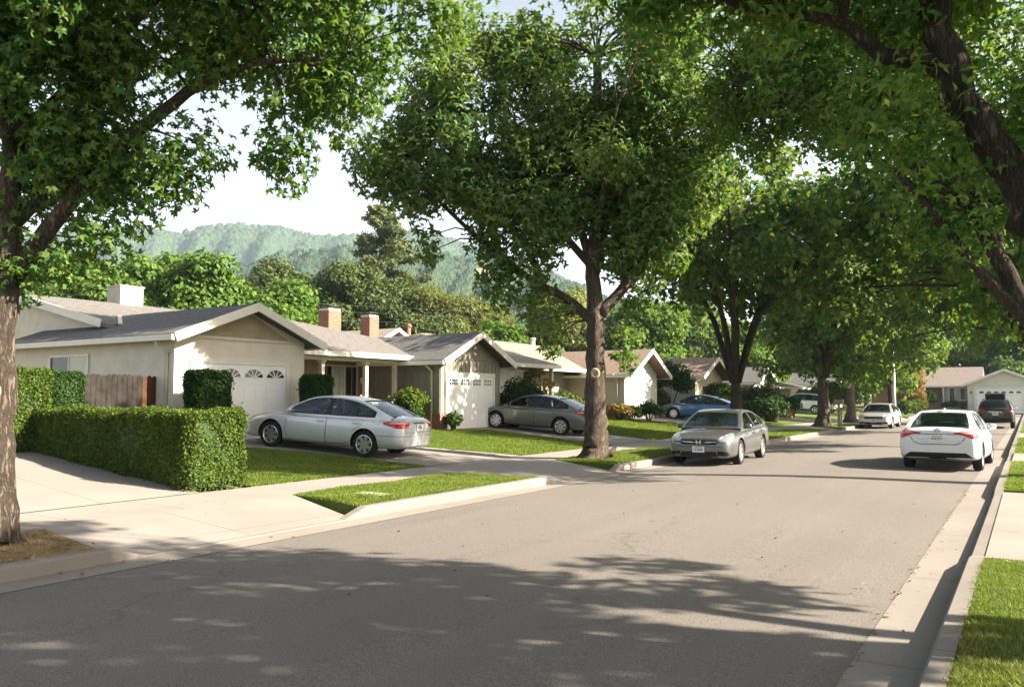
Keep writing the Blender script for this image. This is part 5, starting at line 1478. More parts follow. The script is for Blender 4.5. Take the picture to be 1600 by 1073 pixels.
mb.box(-19.69, -19.61, 21.52, 22.93, 1.55, 1.63); mb.box(-19.69, -19.61, 21.52, 22.93, 0.85, 0.91)
for i in range(11): mb.box(-19.67, -19.63, 21.58 + i * .125, 21.62 + i * .125, .91, 1.55)
mb.build('porch_railing', 'trim_white', h2)
mb = MB(); mb.lathe([(0, 0), (.06, .02), (.07, .2), (.045, .26), (0, .28)], 10, 0, 'z', (-21.5, 23.25, 2.3)); mb.build('porch_lamp', 'lamp_glass', h2)
chimney(h2, -27.0, 27.05, 4.2, 5.72, 0.78, .65)
chimney(h2, -27.2, 29.95, 4.0, 5.68, 0.66, .6)
# porch bench chair
t = thing('porch_chair', 'wooden slatted chair behind the porch railing', 'chair', (-20.4, 22.6, 0.72))
mb = MB(); mb.box(-.25, .25, -.3, .3, .40, .45); mb.build('seat', 'wood_chair', t)
mb = MB()
for i in range(5): mb.box(-.30, -.27, -.28 + i * .125, -.2 + i * .125, .46, 1.08)
mb.box(-.31, -.26, -.3, .3, 1.08, 1.16); mb.build('backrest', 'wood_chair', t)
for i in (-1, 1):
    for j in (-1, 1):
        mb = MB(); mb.box(i * .24 - .03, i * .24 + .03, j * .27 - .03, j * .27 + .03, 0, .40); mb.build('leg', 'wood_chair', t)
for j in (-1, 1):
    mb = MB(); mb.box(-.26, .28, j * .32 - .035, j * .32 + .035, .66, .70); mb.build('armrest', 'wood_chair', t)

# --- house 3: tan with white gabled garage
h3 = thing('house', 'tan sided house with a white gabled garage on brick piers', 'house', (0, 0, 0), 0, GH)
X, Y0, Y1, zb, zw, zr = -18.0, 39.5, 43.9, 0.45, 3.12, 4.28
wall_gable(h3, X, -27, Y0, Y1, zb, zw, zr, 'lap_white')
mb = MB(); mb.box(X - 9, X - .02, Y0 - .015, Y0 - .002, zb, 3.1); mb.build('side_siding', 'lap_cream', h3)
roof_gable(h3, X, -27, Y0, Y1, zw, zr, 0.5, 0.72, 'shingle_brown')
garage_door(h3, X, 40.05, 42.95, 0.48, 2.52, 'fan')
mb = MB(); mb.box(X - 9, X + .001, Y0 - .09, Y0 - .016, zb, 1.36); mb.box(X + .002, X + .09, Y0 - .09, Y0 + .45, zb, 1.36); mb.build('brick_base', 'brick', h3)
mb = MB(); mb.box(X + .002, X + .09, Y1 - .4, Y1 + .12, zb, 1.36); mb.build('brick_pier', 'brick', h3)
mb = MB(); mb.lathe([(0, 0), (.1, 0), (.1, .02), (0, .02)], 12, 0, 'z', (X + .04, 41.5, 3.3)); mb.box(X + .003, X + .03, 41.4, 41.6, 3.22, 3.36); mb.build('gable_vent', 'metal_dark', h3)
downspout(h3, X - 0.4, Y0, 2.98, 0.5, 1, out=0.5)
hip(h3, -18.6, -32, 28.75, 33.6, 3.26, -24.5, 30.5, 41.0, 4.85, 'shingle_tan', name='roof')
rf = hip(h3, -20.3, -31.9, 33.0, 40.5, 3.27, -24.55, 35, 42, 4.83, 'shingle_tan')
mb = MB(); mb.box(-19.5, -31, 29.1, 32.9, 0.5, 3.14); mb.build('wall', 'stucco_tan', h3)
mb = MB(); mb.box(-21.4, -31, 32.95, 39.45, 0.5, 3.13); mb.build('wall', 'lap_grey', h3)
window_x(h3, -19.5, 29.75, 32.4, 2.0, 2.95, 'trim_white', 4, ('blind', 'blind', 'blind', 'house_glass'))
mb = MB(); mb.box(-18.98, -18.82, 33.2, 33.36, 0.6, 3.1); mb.build('porch_post', 'trim_cream', h3)
mb = MB(); mb.box(-19.45, -19.0, 31.2, 32.8, 0.5, 1.6); mb.build('porch_wall', 'trim_white', h3)
mb = MB(); mb.tube([(-24.5, 41, 4.5), (-24.5, 41, 5.15)], [0.13, 0.13], 10); mb.tube([(-24.5, 41, 5.13), (-24.5, 41, 5.25)], [0.18, 0.16], 10); mb.build('flue_pipe', 'trim_cream', h3)
mb = MB(); mb.box(-18.5, -18.35, 43.95, 44.02, 0.9, 2.6); mb.build('side_gate', 'door_red', h3)

# --- house 4: pale boarded gable
h4 = thing('house', 'pale vertically boarded gabled house behind the square bush', 'house', (0, 0, 0), 0, GH)
X, Y0, Y1, zb, zw, zr = -18.0, 50.2, 55.4, 0.45, 3.14, 4.28
wall_gable(h4, X, -30, Y0, Y1, zb, zw, zr, 'board_cream')
roof_gable(h4, X, -30, Y0, Y1, zw, zr, 0.45, 0.75, 'shingle_brown')
battens(h4, 'x', Y0, Y1, 1.0, lambda y: 3.1 + (1 - abs(y - 52.8) / 2.6) * 1.05, 0.34, 'board_cream', X, .03)
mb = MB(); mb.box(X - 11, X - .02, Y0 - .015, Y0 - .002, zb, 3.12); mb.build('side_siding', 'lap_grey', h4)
window_x(h4, X, 51.6, 54.0, 1.5, 2.5, 'trim_cream', 2)
downspout(h4, X - 0.4, Y0, 2.98, 0.5, 1, out=0.45)
hip(h4, -20.2, -31, 55.9, 60.8, 3.2, -25, 56.5, 60, 4.3, 'shingle_grey_dark')
mb = MB(); mb.box(-20.8, -30, 56.0, 60.5, 0.5, 3.1); mb.build('wall', 'lap_grey', h4)
window_x(h4, -20.8, 57.0, 58.6, 1.2, 2.7, 'trim_white', 2)

# --- house 5: small white gabled garage
h5 = thing('house', 'far white gabled garage house with a grey shingle roof', 'house', (0, 0, 0), 0, GH)
X, Y0, Y1, zb, zw, zr = -18.0, 63.2, 67.4, 0.45, 3.0, 4.05
wall_gable(h5, X, -28, Y0, Y1, zb, zw, zr, 'lap_white')
roof_gable(h5, X, -28, Y0, Y1, zw, zr, 0.4, 0.7, 'shingle_grey_dark')
garage_door(h5, X, 63.8, 66.8, 0.5, 2.45, 'plain')
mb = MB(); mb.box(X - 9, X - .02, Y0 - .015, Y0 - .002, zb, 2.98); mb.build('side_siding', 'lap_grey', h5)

# --- house 6: low hip roof
h6 = thing('house', 'far low house with a rosy hip roof behind the white car', 'house', (0, 0, 0), 0, GH)
hip(h6, -19.2, -32, 70.0, 88.0, 2.72, -25.5, 75.5, 82.5, 4.35, 'shingle_rose')
mb = MB(); mb.box(-21.0, -31, 70.5, 87.5, 0.5, 2.6); mb.build('wall', 'stucco_tan', h6)
for y in (72.0, 76.5, 80.3, 84.6):
    mb = MB(); mb.box(-19.6, -19.45, y - .08, y + .08, .5, 2.6); mb.build('porch_post', 'trim_cream', h6)
window_x(h6, -21.0, 81.0, 83.0, 1.2, 2.3, 'trim_white', 2)
h6b = thing('house', 'far white gable end peeping out behind a thick trunk', 'house', (0, 0, 0), 0, GH)
wall_gable(h6b, -18.6, -27, 97.0, 101.5, 0.4, 3.3, 4.5, 'lap_white')
roof_gable(h6b, -18.6, -27, 97.0, 101.5, 3.3, 4.5, 0.4, 0.7, 'shingle_grey_dark')
garage_door(h6b, -18.6, 97.7, 100.8, 0.45, 2.5, 'plain')
# background roofs behind house 2
hb = thing('house', 'tan gabled roof of a house hidden behind the taupe house', 'house')
wall_gable(hb, -34, -46, 37.2, 41.8, 0.5, 4.9, 6.0, 'stucco_tan')
roof_gable(hb, -34, -46, 37.2, 41.8, 4.9, 6.0, 0.5, 0.6, 'shingle_tan')
mb = MB(); mb.tube([(-36.5, 44.2, 4.0), (-36.5, 44.2, 6.9)], [0.16, 0.14], 8); mb.tube([(-36.5, 44.2, 6.65), (-36.5, 44.2, 6.8)], [0.22, 0.2], 8); mb.build('flue_pipe', 'brick', hb)
mb = MB(); mb.box(-34.5, -46, 41.9, 47, 0.5, 4.1); mb.build('wall', 'stucco_tan', hb)

# --- house at the street end, facing the camera (-Y)
he = thing('house', 'pale house with a wide white garage door facing down the street end', 'house', (0, 0, 0), 0)
YF = 104.0
mb = MB(); mb.box(-5.9, 1.2, YF, YF + 9, 0.1, 3.15); mb.build('wall', 'lap_white', he)
mb = MB(); mb.prism([(-5.9, 3.151), (1.2, 3.151), (-2.35, 4.65)], lambda x, z: (x, YF, z), lambda x, z: (x, YF + 9, z)); recalc(mb.build('gable_wall', 'lap_white', he))
mb = MB()
for xe, xa in ((-6.5, -2.35), (1.8, -2.35)):
    mb.prism([(xe, 2.93), (xa, 4.68), (xa, 4.82), (xe, 3.07)], lambda x, z: (x, YF - .5, z), lambda x, z: (x, YF + 9, z))
rf = recalc(mb.build('roof', 'shingle_rose', he))
tr = MB()
for xe in (-6.5, 1.8): tr.bar((xe, YF - .53, 3.0), (-2.35, YF - .53, 4.75), .05, .24)
tr.build('bargeboard', 'trim_white', rf)
mb = MB(); mb.prism([(YF + .6, 3.05), (YF + 5.5, 5.3), (YF + 10.4, 3.05)], lambda y, z: (-16.5, y, z), lambda y, z: (-4.5, y, z)); recalc(mb.build('roof', 'shingle_rose', he))
mb = MB(); mb.box(-8.4, -5.92, YF + 1.2, YF + 9, 0.1, 3.04); mb.build('wall', 'lap_grey', he)
mb = MB(); mb.box(-16.2, -8.42, YF + 2.6, YF + 9, 0.1, 3.03); mb.build('wall', 'porch_wall', he)
mb = MB(); mb.box(-8.45, -5.93, YF + .58, YF + .66, 2.93, 3.07); mb.build('eave_gutter', 'trim_white', he)
mb = MB(); mb.box(-16.5, -8.451, YF + .52, YF + .6, 2.90, 3.06); mb.build('eave_gutter', 'trim_white', he)
window_y(he, YF + 1.2, -7.75, -6.15, 1.5, 2.75, 'trim_white', 3, ('house_glass', 'curtain', 'house_glass'), 0.09)
for x in (-8.35, -10.6, -13.0):
    mb = MB(); mb.box(x - .07, x + .07, YF + .75, YF + .89, 0.17, 2.95); mb.build('porch_post', 'trim_white', he)
mb = MB(); mb.box(-5.3, -5.0, YF - .06, YF - .003, .1, 2.95); mb.box(-0.75, -0.5, YF - .06, YF - .003, .1, 2.95); mb.box(-5.0, -.75, YF - .06, YF - .003, 2.62, 2.8); mb.build('garage_frame', 'trim_white', he)
d = MB()
for i in range(4): d.box(-5.0, -.75, YF - .03, YF - .003, .2 + i * .605, .2 + (i + 1) * .605 - .02)
do = d.build('garage_door', 'garage_white', he)
for j in range(6):
    w = MB(); x = -4.75 + j * .7; w.box(x, x + .42, YF - .036, YF - .031, 2.2, 2.42); w.build('window', 'house_glass', do)
mb = MB(); mb.box(-5.62, -5.46, YF - .12, YF - .003, 2.2, 2.4); mb.build('wall_lamp', 'metal_dark', he)

# ------------------------------------------------------------------ fence, post, pole
t = thing('wooden_fence', 'weathered dog eared board fence with newer reddish boards at one end', 'fence', (-19.35, 11.2, 0.5))
q = random.Random(3)
for i in range(14):
    mb = MB(); y = 0.02 + i * 0.137; h = 1.86 + q.uniform(-.025, .02)
    w = 0.128
    mb.prism([(y, 0.02), (y + w, 0.02), (y + w, h - .05), (y + w - .035, h), (y + .035, h), (y, h - .05)], lambda a, b: (q.uniform(.018, .026), a, b), lambda a, b: (0.0, a, b))
    o = recalc(mb.build('board', 'wood_cedar' if i >= 11 else 'wood_fence', t))
    if i >= 11: o['label'] = 'newer reddish board'
for z in (.4, 1.5):
    mb = MB(); mb.box(-.06, -.002, 0, 1.94, z, z + .09); mb.build('rail', 'wood_fence', t)
for y in (-.05, 1.0):
    mb = MB(); mb.box(-.16, -.062, y, y + .1, 0, 1.8); mb.build('fence_post', 'wood_fence', t)
t = thing('mailbox_post', 'wooden mailbox post by the thick trunk near the kerb', 'mailbox', (-9.0, 48.3, 0.14))
mb = MB(); mb.box(-.10, .02, -.06, .06, 0, 1.25); mb.build('post', 'wood_post', t)
mb = MB(); mb.box(.06, .13, -.05, .05, 0, 1.1); mb.build('brace', 'wood_post', t)
mb = MB(); mb.prism([(-.13, 1.25), (.13, 1.25), (.13, 1.42), (.07, 1.52), (-.07, 1.52), (-.13, 1.42)], lambda y, z: (.22, y, z), lambda y, z: (-.28, y, z)); recalc(mb.build('mailbox', 'wood_post', t))
t = thing('lamp_post', 'slim pale metal light pole before the dark far trees', 'lamp post', (-9.15, 71.5, 0.1))
mb = MB(); mb.tube([(0, 0, 0), (0, 0, .3), (0, 0, 7.0)], [.11, .09, .06], 10); mb.build('pole', 'metal_pole', t)
mb = MB(); mb.tube([(0, 0, 6.9), (.5, 0, 7.3), (1.6, 0, 7.45)], [.045, .04, .035], 8); mb.build('arm', 'metal_pole', t)
mb = MB(); mb.box(1.45, 2.1, -.13, .13, 7.38, 7.5); mb.build('lamp_head', 'metal_pole', t)
t = thing('overhead_wires', 'thin overhead wires strung behind the houses', 'wires', (-38, 50, 0))
for k_, (dz, dx) in enumerate(((8.6, 0), (8.1, .2), (7.5, 0))):
    mb = MB()
    mb.tube([(dx - 16 + i * 3.2, -50 + i * 10.5, dz - .5 * math.sin(math.pi * (i % 5) / 5)) for i in range(11)], [.007] * 11, 5, 0, 0, None, False)
    mb.build('wire', 'metal_dark', t)
# ------------------------------------------------------------------ cars
DG = lambda: bpy.context.evaluated_depsgraph_get()
def lerp_tab(tab, x):
    return float(np.interp(x, [p[0] for p in tab], [p[1] for p in tab]))

def make_body(st, wb, arch_r, wz, w_in):
    """lower body: lofted sections, subdivided, wheel arches cut out. st: (x, halfwidth, z bottom, z shoulder, z centre top)"""
    mb = MB()
    rows = []
    for x, w, zb, zs, zt in st:
        zm = zb + (zs - zb) * 0.36
        half = [(0, zb), (w * .72, zb), (w * .95, zb + (zs - zb) * .05), (w * .995, zb + (zs - zb) * .20), (w * 1.0, zb + (zs - zb) * .48), (w * .985, zs - (zs - zb) * .16), (w * .955, zs - (zs - zb) * .03), (w * .86, zs + (zt - zs) * .45), (w * .55, zs + (zt - zs) * .88), (0, zt)]
        rows.append([(x, y, z) for y, z in half] + [(x, -y, z) for y, z in half[-2:0:-1]])
    n = len(rows[0])
    mb.add([p for r_ in rows for p in r_], [(i * n + k_, i * n + (k_ + 1) % n, (i + 1) * n + (k_ + 1) % n, (i + 1) * n + k_) for i in range(len(rows) - 1) for k_ in range(n)], 0, True)
    for i in (0, len(rows) - 1):
        r_ = list(range(i * n, i * n + n))
        # cap as strips between the two sides
        for k_ in range(0, n // 2):
            a, b, c, d = k_, k_ + 1, (n - k_ - 1) % n, (n - k_) % n
            f = []
            for q in (a, b, c, d):
                if q not in f: f.append(q)
            f = [r_[q] for q in f]
            if len(f) >= 3: mb.f.append(f if i else f[::-1]); mb.m.append(0); mb.sm.append(True)
    o = recalc(mb.build('body', ['paint_silver', 'plastic_black']))
    o.modifiers.new('s', 'SUBSURF').levels = 2
    me = bpy.data.meshes.new_from_object(o.evaluated_get(DG()))
    o.modifiers.clear(); o.data = me
    cut = []
    for xx in (-wb / 2, wb / 2):
        for s in (-1, 1):
            c = MB()
            nn = 36
            prof = [(0.0, s * w_in), (arch_r, s * w_in), (arch_r, s * 1.3), (0.0, s * 1.3)]
            c.lathe(prof, nn, 0, 'y', (xx, 0, wz), False)
            co = recalc(c.build('cutter', 'plastic_black'))
            bm = bmesh.new(); bm.from_mesh(co.data); bmesh.ops.remove_doubles(bm, verts=bm.verts[:], dist=1e-5); bmesh.ops.recalc_face_normals(bm, faces=bm.faces[:]); bm.to_mesh(co.data); bm.free()
            m = o.modifiers.new('b', 'BOOLEAN'); m.object = co; m.operation = 'DIFFERENCE'; m.solver = 'EXACT'; m.material_mode = 'TRANSFER'
            cut.append(co)
    me2 = bpy.data.meshes.new_from_object(o.evaluated_get(DG()))
    o.modifiers.clear(); o.data = me2
    for c in cut: bpy.data.objects.remove(c)
    me2.shade_smooth()
    me2.set_sharp_from_angle(angle=R(38))
    bm = bmesh.new(); bm.from_mesh(me2)
    bvh = BVHTree.FromBMesh(bm); bm.free()
    return o, bvh

def frame(phi):
    """viewing direction and picture axes for a viewer circling the car: 0 behind, 90 its left, 180 in front"""
    a = R(phi)
    return Vector((math.cos(a), -math.sin(a), 0)), Vector((-math.sin(a), -math.cos(a), 0))

def decal(name, bvh, poly, phi, mat, parent, off=0.005, mirror=False, step=0.05, thick=0.0):
    """panel that follows the body: 2-D outline (lateral, height) seen from angle phi, laid on the surface"""
    d, r = frame(phi)
    for mir in ((False, True) if mirror else (False,)):
        mb = MB()
        # resample outline, add interior points
        pts = []
        n = len(poly)
        for i in range(n):
            a, b = Vector(poly[i]), Vector(poly[(i + 1) % n])
            m = max(1, int((b - a).length / step))
            pts += [tuple(a.lerp(b, j / m)) for j in range(m)]
        nb = len(pts)
        P = np.array(pts); lo, hi = P.min(0), P.max(0)
        gx, gy = np.meshgrid(np.arange(lo[0] + step * .5, hi[0], step), np.arange(lo[1] + step * .5, hi[1], step))
        gx, gy = gx.ravel(), gy.ravel()
        if len(gx):
            k_ = inpoly(gx, gy, pts)
            pts += list(zip(gx[k_], gy[k_]))
        res = geometry.delaunay_2d_cdt([Vector(p) for p in pts], [(i, (i + 1) % nb) for i in range(nb)], [], 0, 1e-6)
        V2, F2 = res[0], res[2]
        V3, ok = [], []
        for p in V2:
            o = r * p[0] + Vector((0, 0, p[1])) - d * 6
            h = bvh.ray_cast(o, d)
            ok.append(h[0] is not None)
            q = (h[0] + (h[1] if h[1].dot(d) < 0 else -h[1]) * off) if h[0] is not None else o
            V3.append(Vector((q.x, -q.y, q.z)) if mir else q)
        F3 = []
        for f in F2:
            c = np.mean([V2[i] for i in f], 0)
            if not inpoly(np.array([c[0]]), np.array([c[1]]), poly)[0]: continue
            if not all(ok[i] for i in f): continue
            a_, b_, c_ = V3[f[0]], V3[f[1]], V3[f[2]]
            if max((a_ - b_).length, (b_ - c_).length, (a_ - c_).length) > 0.35: continue
            nn = (b_ - a_).cross(c_ - a_)
            dd = Vector((d.x, -d.y, d.z)) if mir else d
            F3.append(f if nn.dot(dd) < 0 else f[::-1])
        mb.add(V3, F3, 0, True)
        ob = mb.build(name, mat, parent)
    return ob

def strip(pts, w):
    """thin closed outline around a polyline"""
    L, Rr = [], []
    for i, p in enumerate(pts):
        a, b = Vector(pts[max(0, i - 1)]), Vector(pts[min(len(pts) - 1, i + 1)])
        t = (b - a).normalized(); n = Vector((-t.y, t.x)) * w / 2
        L.append(tuple(Vector(p) + n)); Rr.append(tuple(Vector(p) - n))
    return L + Rr[::-1]

def add_wheel(root, x, s, r, wt, yo, spokes, rim_mat='rim', rr=0.70):
    t = bpy.data.objects.new('wheel', None); t.empty_display_size = .1
    COL.objects.link(t); t.parent = root; t.location = (x, s * (yo - wt / 2), r)
    mb = MB()
    h = wt / 2
    mb.lathe([(r * rr, -h * .8), (r * .9, -h), (r * .985, -h * .8), (r, -h * .45), (r, h * .45), (r * .985, h * .8), (r * .9, h), (r * rr, h * .85)], 32, 0, 'y')
    recalc(mb.build('tyre', 'tyre', t, sharp=50))
    mb = MB()
    o = s * h
    mb.lathe([(r * rr * 1.0, o * .88), (r * rr * .93, o * .93), (r * rr * .88, o * .72)], 32, 0, 'y')
    mb.lathe([(0, o * .80), (r * .12, o * .80), (r * .14, o * .66)], 16, 0, 'y')
    for i in range(spokes):
        a = 2 * math.pi * i / spokes
        ca, sa = math.cos(a), math.sin(a)
        def P(rad, tw, yy): return (ca * rad - sa * tw, yy, sa * rad + ca * tw)
        w0, w1 = r * .10, r * .155 if spokes < 9 else r * .06
        ri, ro = r * .10, r * rr * .92
        v = [P(ri, -w0, o * .78), P(ri, w0, o * .78), P(ro, w1, o * .80), P(ro, -w1, o * .80), P(ri, -w0, o * .6), P(ri, w0, o * .6), P(ro, w1, o * .6), P(ro, -w1, o * .6)]
        mb.add(v, [(0, 1, 2, 3), (0, 4, 5, 1), (1, 5, 6, 2), (2, 6, 7, 3), (3, 7, 4, 0)])
    recalc(mb.build('rim', rim_mat, t, sharp=30))
    mb = MB(); mb.lathe([(0, o * .3), (r * rr * .95, o * .3)], 24, 0, 'y'); mb.build('hub', 'rim_dark', t)

def greenhouse(root, arch, nfront, nrear, belt, yb, yr, zr_, paint_m, wins, fb=0.14, rb=0.10, crown=0.03, glass='car_glass', fglass=(0.90, 0.90)):
    """cabin above the beltline. arch: (x,z) from windscreen foot to rear foot; nfront / nrear: index where roof begins / ends;
    belt: (x,z) table; yb half width at belt, yr at the roof rail height zr_; wins: (x0,x1) of side panes"""
    def ys(x, z):
        zb = lerp_tab(belt, x)
        t = max(0, min(1.15, (z - zb) / (zr_ - zb)))
        b = lerp_tab(yb, x) if hasattr(yb, '__len__') else yb
        return b + (yr - b) * t ** 1.15
    # dense arch
    A = []
    ks = []
    for i in range(len(arch) - 1):
        m = 5
        for j in range(m):
            A.append((arch[i][0] + (arch[i + 1][0] - arch[i][0]) * j / m, arch[i][1] + (arch[i + 1][1] - arch[i][1]) * j / m)); ks.append(i + j / m)
    A.append(arch[-1]); ks.append(len(arch) - 1)
    # smooth the roof line a little
    A2 = list(A)
    for _ in range(4):
        A2 = [A2[0]] + [((A2[i - 1][0] + 2 * A2[i][0] + A2[i + 1][0]) / 4, (A2[i - 1][1] + 2 * A2[i][1] + A2[i + 1][1]) / 4) for i in range(1, len(A2) - 1)] + [A2[-1]]
    A = A2
    S_ = np.linspace(-1, 1, 13)
    def pt(i, s):
        x, z = A[i]
        k_ = ks[i]
        w = ys(x, z)
        bx = fb * max(0, 1 - k_ / nfront) if k_ < nfront else (-rb * max(0, (k_ - nrear) / (len(arch) - 1 - nrear)) if k_ > nrear else 0)
        bz = crown * min(1, k_ / nfront) * min(1, (len(arch) - 1 - k_) / max(.01, (len(arch) - 1 - nrear)))
        return Vector((x + bx * (1 - s * s), w * s, z + bz * (1 - abs(s) ** 2.4)))
    def grid(i0, i1, s0, s1, off=0.0, n=12):
        SS = np.linspace(s0, s1, n + 1)
        v = []
        for i in range(i0, i1 + 1):
            for s in SS: v.append(pt(i, s) + Vector((0, 0, off)))
        m = n + 1
        f = [((i) * m + j, (i) * m + j + 1, (i + 1) * m + j + 1, (i + 1) * m + j) for i in range(i1 - i0) for j in range(n)]
        return v, f
    nf, nr = nfront * 5, nrear * 5
    mb = MB()
    v, f = grid(nf, nr, -1, 1); mb.add(v, f, 0, True)
    g = fglass[0]
    for s0, s1 in ((-1, -g), (g, 1)):
        v, f = grid(0, nf, s0, s1, n=2); mb.add(v, f, 0, True)
    g = fglass[1]
    for s0, s1 in ((-1, -g), (g, 1)):
        v, f = grid(nr, len(A) - 1, s0, s1, n=2); mb.add(v, f, 0, True)
    # side frames
    def zarch(x): 
        xs_ = [p[0] for p in A][::-1]; zs_ = [p[1] for p in A][::-1]
        return float(np.interp(x, xs_, zs_))
    xF, xR = A[0][0], A[-1][0]
    outer = [(x, z) for x, z in A]
    low = [(x, lerp_tab(belt, x) - 0.05) for x in np.linspace(xR, xF, 24)]
    loop = outer + low
    holes = []
    for x0, x1 in wins:
        xsn = np.linspace(x0, x1, 16)
        bot = [(x, lerp_tab(belt, x) + .018) for x in xsn]
        top = [(x, zarch(x) - .05) for x in xsn]
        keep = [i for i in range(16) if top[i][1] > bot[i][1] + .015]
        hole = [bot[i] for i in keep] + [top[i] for i in reversed(keep)]
        holes.append(hole)
    pts = [Vector(p) for p in loop]; ed = [(i, (i + 1) % len(loop)) for i in range(len(loop))]
    for h in holes:
        o = len(pts); pts += [Vector(p) for p in h]; ed += [(o + i, o + (i + 1) % len(h)) for i in range(len(h))]
    res = geometry.delaunay_2d_cdt(pts, ed, [], 0, 1e-6)
    V2 = res[0]
    for s in (1, -1):
        F = []
        for fc in res[2]:
            c = np.mean([V2[i] for i in fc], 0)
            ax, ay = np.array([c[0]]), np.array([c[1]])
            if not inpoly(ax, ay, loop)[0] or any(inpoly(ax, ay, h)[0] for h in holes): continue
            F.append(list(fc) if s > 0 else list(fc)[::-1])
        mb.add([(p[0], s * ys(p[0], p[1]), p[1]) for p in V2], F, 0, True)
    cab = mb.build('cabin', paint_m, root, sharp=35)
    recalc(cab)
    # panes
    def pane(i0, i1, g, nm):
        m = MB(); v, f = grid(i0, i1, -g, g, -0.004, 12); m.add(v, f, 0, True); return m.build(nm, glass, root)
    pane(0, nf, fglass[0] - .002, 'windscreen')
    pane(nr, len(A) - 1, fglass[1] - .002, 'rear_window')
    # dark surround lines on the front and rear glass
    for i0, i1, g in ((0, nf, fglass[0]), (nr, len(A) - 1, fglass[1])):
        mm = MB()
        for s0, s1 in ((-g, -g + .03), (g - .03, g)):
            v, f = grid(i0, i1, s0, s1, .002, 1); mm.add(v, f, 0, True)
        v, f = grid(i0, i0 + 1, -g, g, .002, 8) if i0 else grid(0, 1, -g, g, .002, 8); mm.add(v, f, 0, True)
        v, f = grid(i1 - 1, i1, -g, g, .002, 8); mm.add(v, f, 0, True)
        mm.build('window_seal', 'seam', root)
    ws = sorted(wins)
    for (a0, a1), (b0, b1) in zip(ws, ws[1:]):
        for s in (1, -1):
            m = MB()
            v = []
            for x in (a1 - .005, b0 + .005):
                zb_, zt_ = lerp_tab(belt, x) + .015, zarch(x) - .045
                v += [(x, s * (ys(x, zb_ + (zt_ - zb_) * q / 6) + .0055), zb_ + (zt_ - zb_) * q / 6) for q in range(7)]
            m.add(v, [(q, q + 1, q + 8, q + 7) for q in range(6)], 0, True)
            m.build('door_pillar', 'seam', root)
    for h in holes:
        for s in (1, -1):
            m = MB()
            c = list(h)
            nh = len(c) // 2
            v = [(p[0], s * (ys(*p) - .006), p[1]) for p in c]
            f = [(i, i + 1, len(c) - 2 - i, len(c) - 1 - i) for i in range(nh - 1)]
            m.add(v, [q if s > 0 else q[::-1] for q in f], 0, True)
            m.build('side_window', glass, root)
            fr = MB()
            for i in range(len(c)):
                a, b = Vector(c[i]), Vector(c[(i + 1) % len(c)])
                if (b - a).length < 1e-4: continue
                t = (b - a).normalized(); nn = Vector((-t.y, t.x)) * .011
                q = [a + nn, b + nn, b - nn, a - nn]
                fr.add([(p.x, s * (ys(p.x, p.y) + .004), p.y) for p in q], [(0, 1, 2, 3)], 0)
            fr.build('window_seal', 'seam', root)
    return ys, zarch

def seats(root, belt_z, front_x, rear_x, roof):
    for x, w, n in ((front_x, .46, 2), (rear_x, 1.15, 1)):
        for k_ in range(n):
            y = (.37 if k_ == 0 else -.37) if n == 2 else 0
            mb = MB()
            v = []
            for z, sx, ww in ((belt_z - .15, 0.0, w), (belt_z + .12, -.05, w * .98), (belt_z + .20, -.07, w * .8)):
                v += [(x + sx + .07, y - ww / 2, z), (x + sx + .07, y + ww / 2, z), (x + sx - .07, y + ww / 2, z), (x + sx - .07, y - ww / 2, z)]
            f = [(0, 1, 5, 4), (1, 2, 6, 5), (2, 3, 7, 6), (3, 0, 4, 7), (4, 5, 9, 8), (5, 6, 10, 9), (6, 7, 11, 10), (7, 4, 8, 11), (8, 9, 10, 11)]
            mb.add(v, f)
            for hy in ((y,) if n == 2 else (-.38, .38)):
                mb.box(x - .16, x - .06, hy - .13, hy + .13, belt_z + .22, belt_z + .38)
                mb.box(x - .12, x - .10, hy - .05, hy + .05, belt_z + .18, belt_z + .23)
            o = mb.build('seat', 'seat_cloth', root)
            b = o.modifiers.new('b', 'BEVEL'); b.width = .03; b.segments = 2
    mb = MB()
    th = [2 * math.pi * i / 18 for i in range(19)]
    mb.tube([(front_x + .48 + .06 * math.sin(a), .37 + .18 * math.cos(a), belt_z + .03 + .17 * math.sin(a)) for a in th], [.016] * 19, 6, 0, 0, None, False)
    mb.build('steering_wheel', 'plastic_black', root)

def mirror_and_handles(root, bvh, mx, mz, my, paint_m, handles, hmat, plx=(-.62, 1.0)):
    for s in (1, -1):
        mb = MB()
        c = (mx, s * (my + .10), mz)
        prof = [(0.0, -.10), (.06, -.095), (.085, -.05), (.09, 0.02), (.075, .07), (0.0, .09)]
        vs_, fs = [], []
        n = 12
        for r_, h in prof:
            for k_ in range(n):
                th = 2 * math.pi * k_ / n
                vs_.append((c[0] + r_ * .75 * math.cos(th), c[1] + h, c[2] + r_ * .85 * math.sin(th)))
        fs = [(i * n + k_, i * n + (k_ + 1) % n, (i + 1) * n + (k_ + 1) % n, (i + 1) * n + k_) for i in range(5) for k_ in range(n)]
        mb.add(vs_, fs, 0, True)
        o = recalc(mb.build('wing_mirror', paint_m, root))
        m2 = MB(); m2.bar((mx, s * (my - .06), mz - .06), (mx, s * (my + .06), mz - .03), .07, .035, (0, 0, 1)); m2.build('mirror_arm', 'plastic_black', o)
        m3 = MB(); m3.box(mx - .067, mx - .062, s * (my + .02), s * (my + .17), mz - .05, mz + .055); m3.build('mirror_glass', 'chrome', o)

def put(root, x, y, z, heading, pitch=0.0):
    root.location = (x, y, z)
    root.rotation_euler = (0, -R(pitch), R(heading))

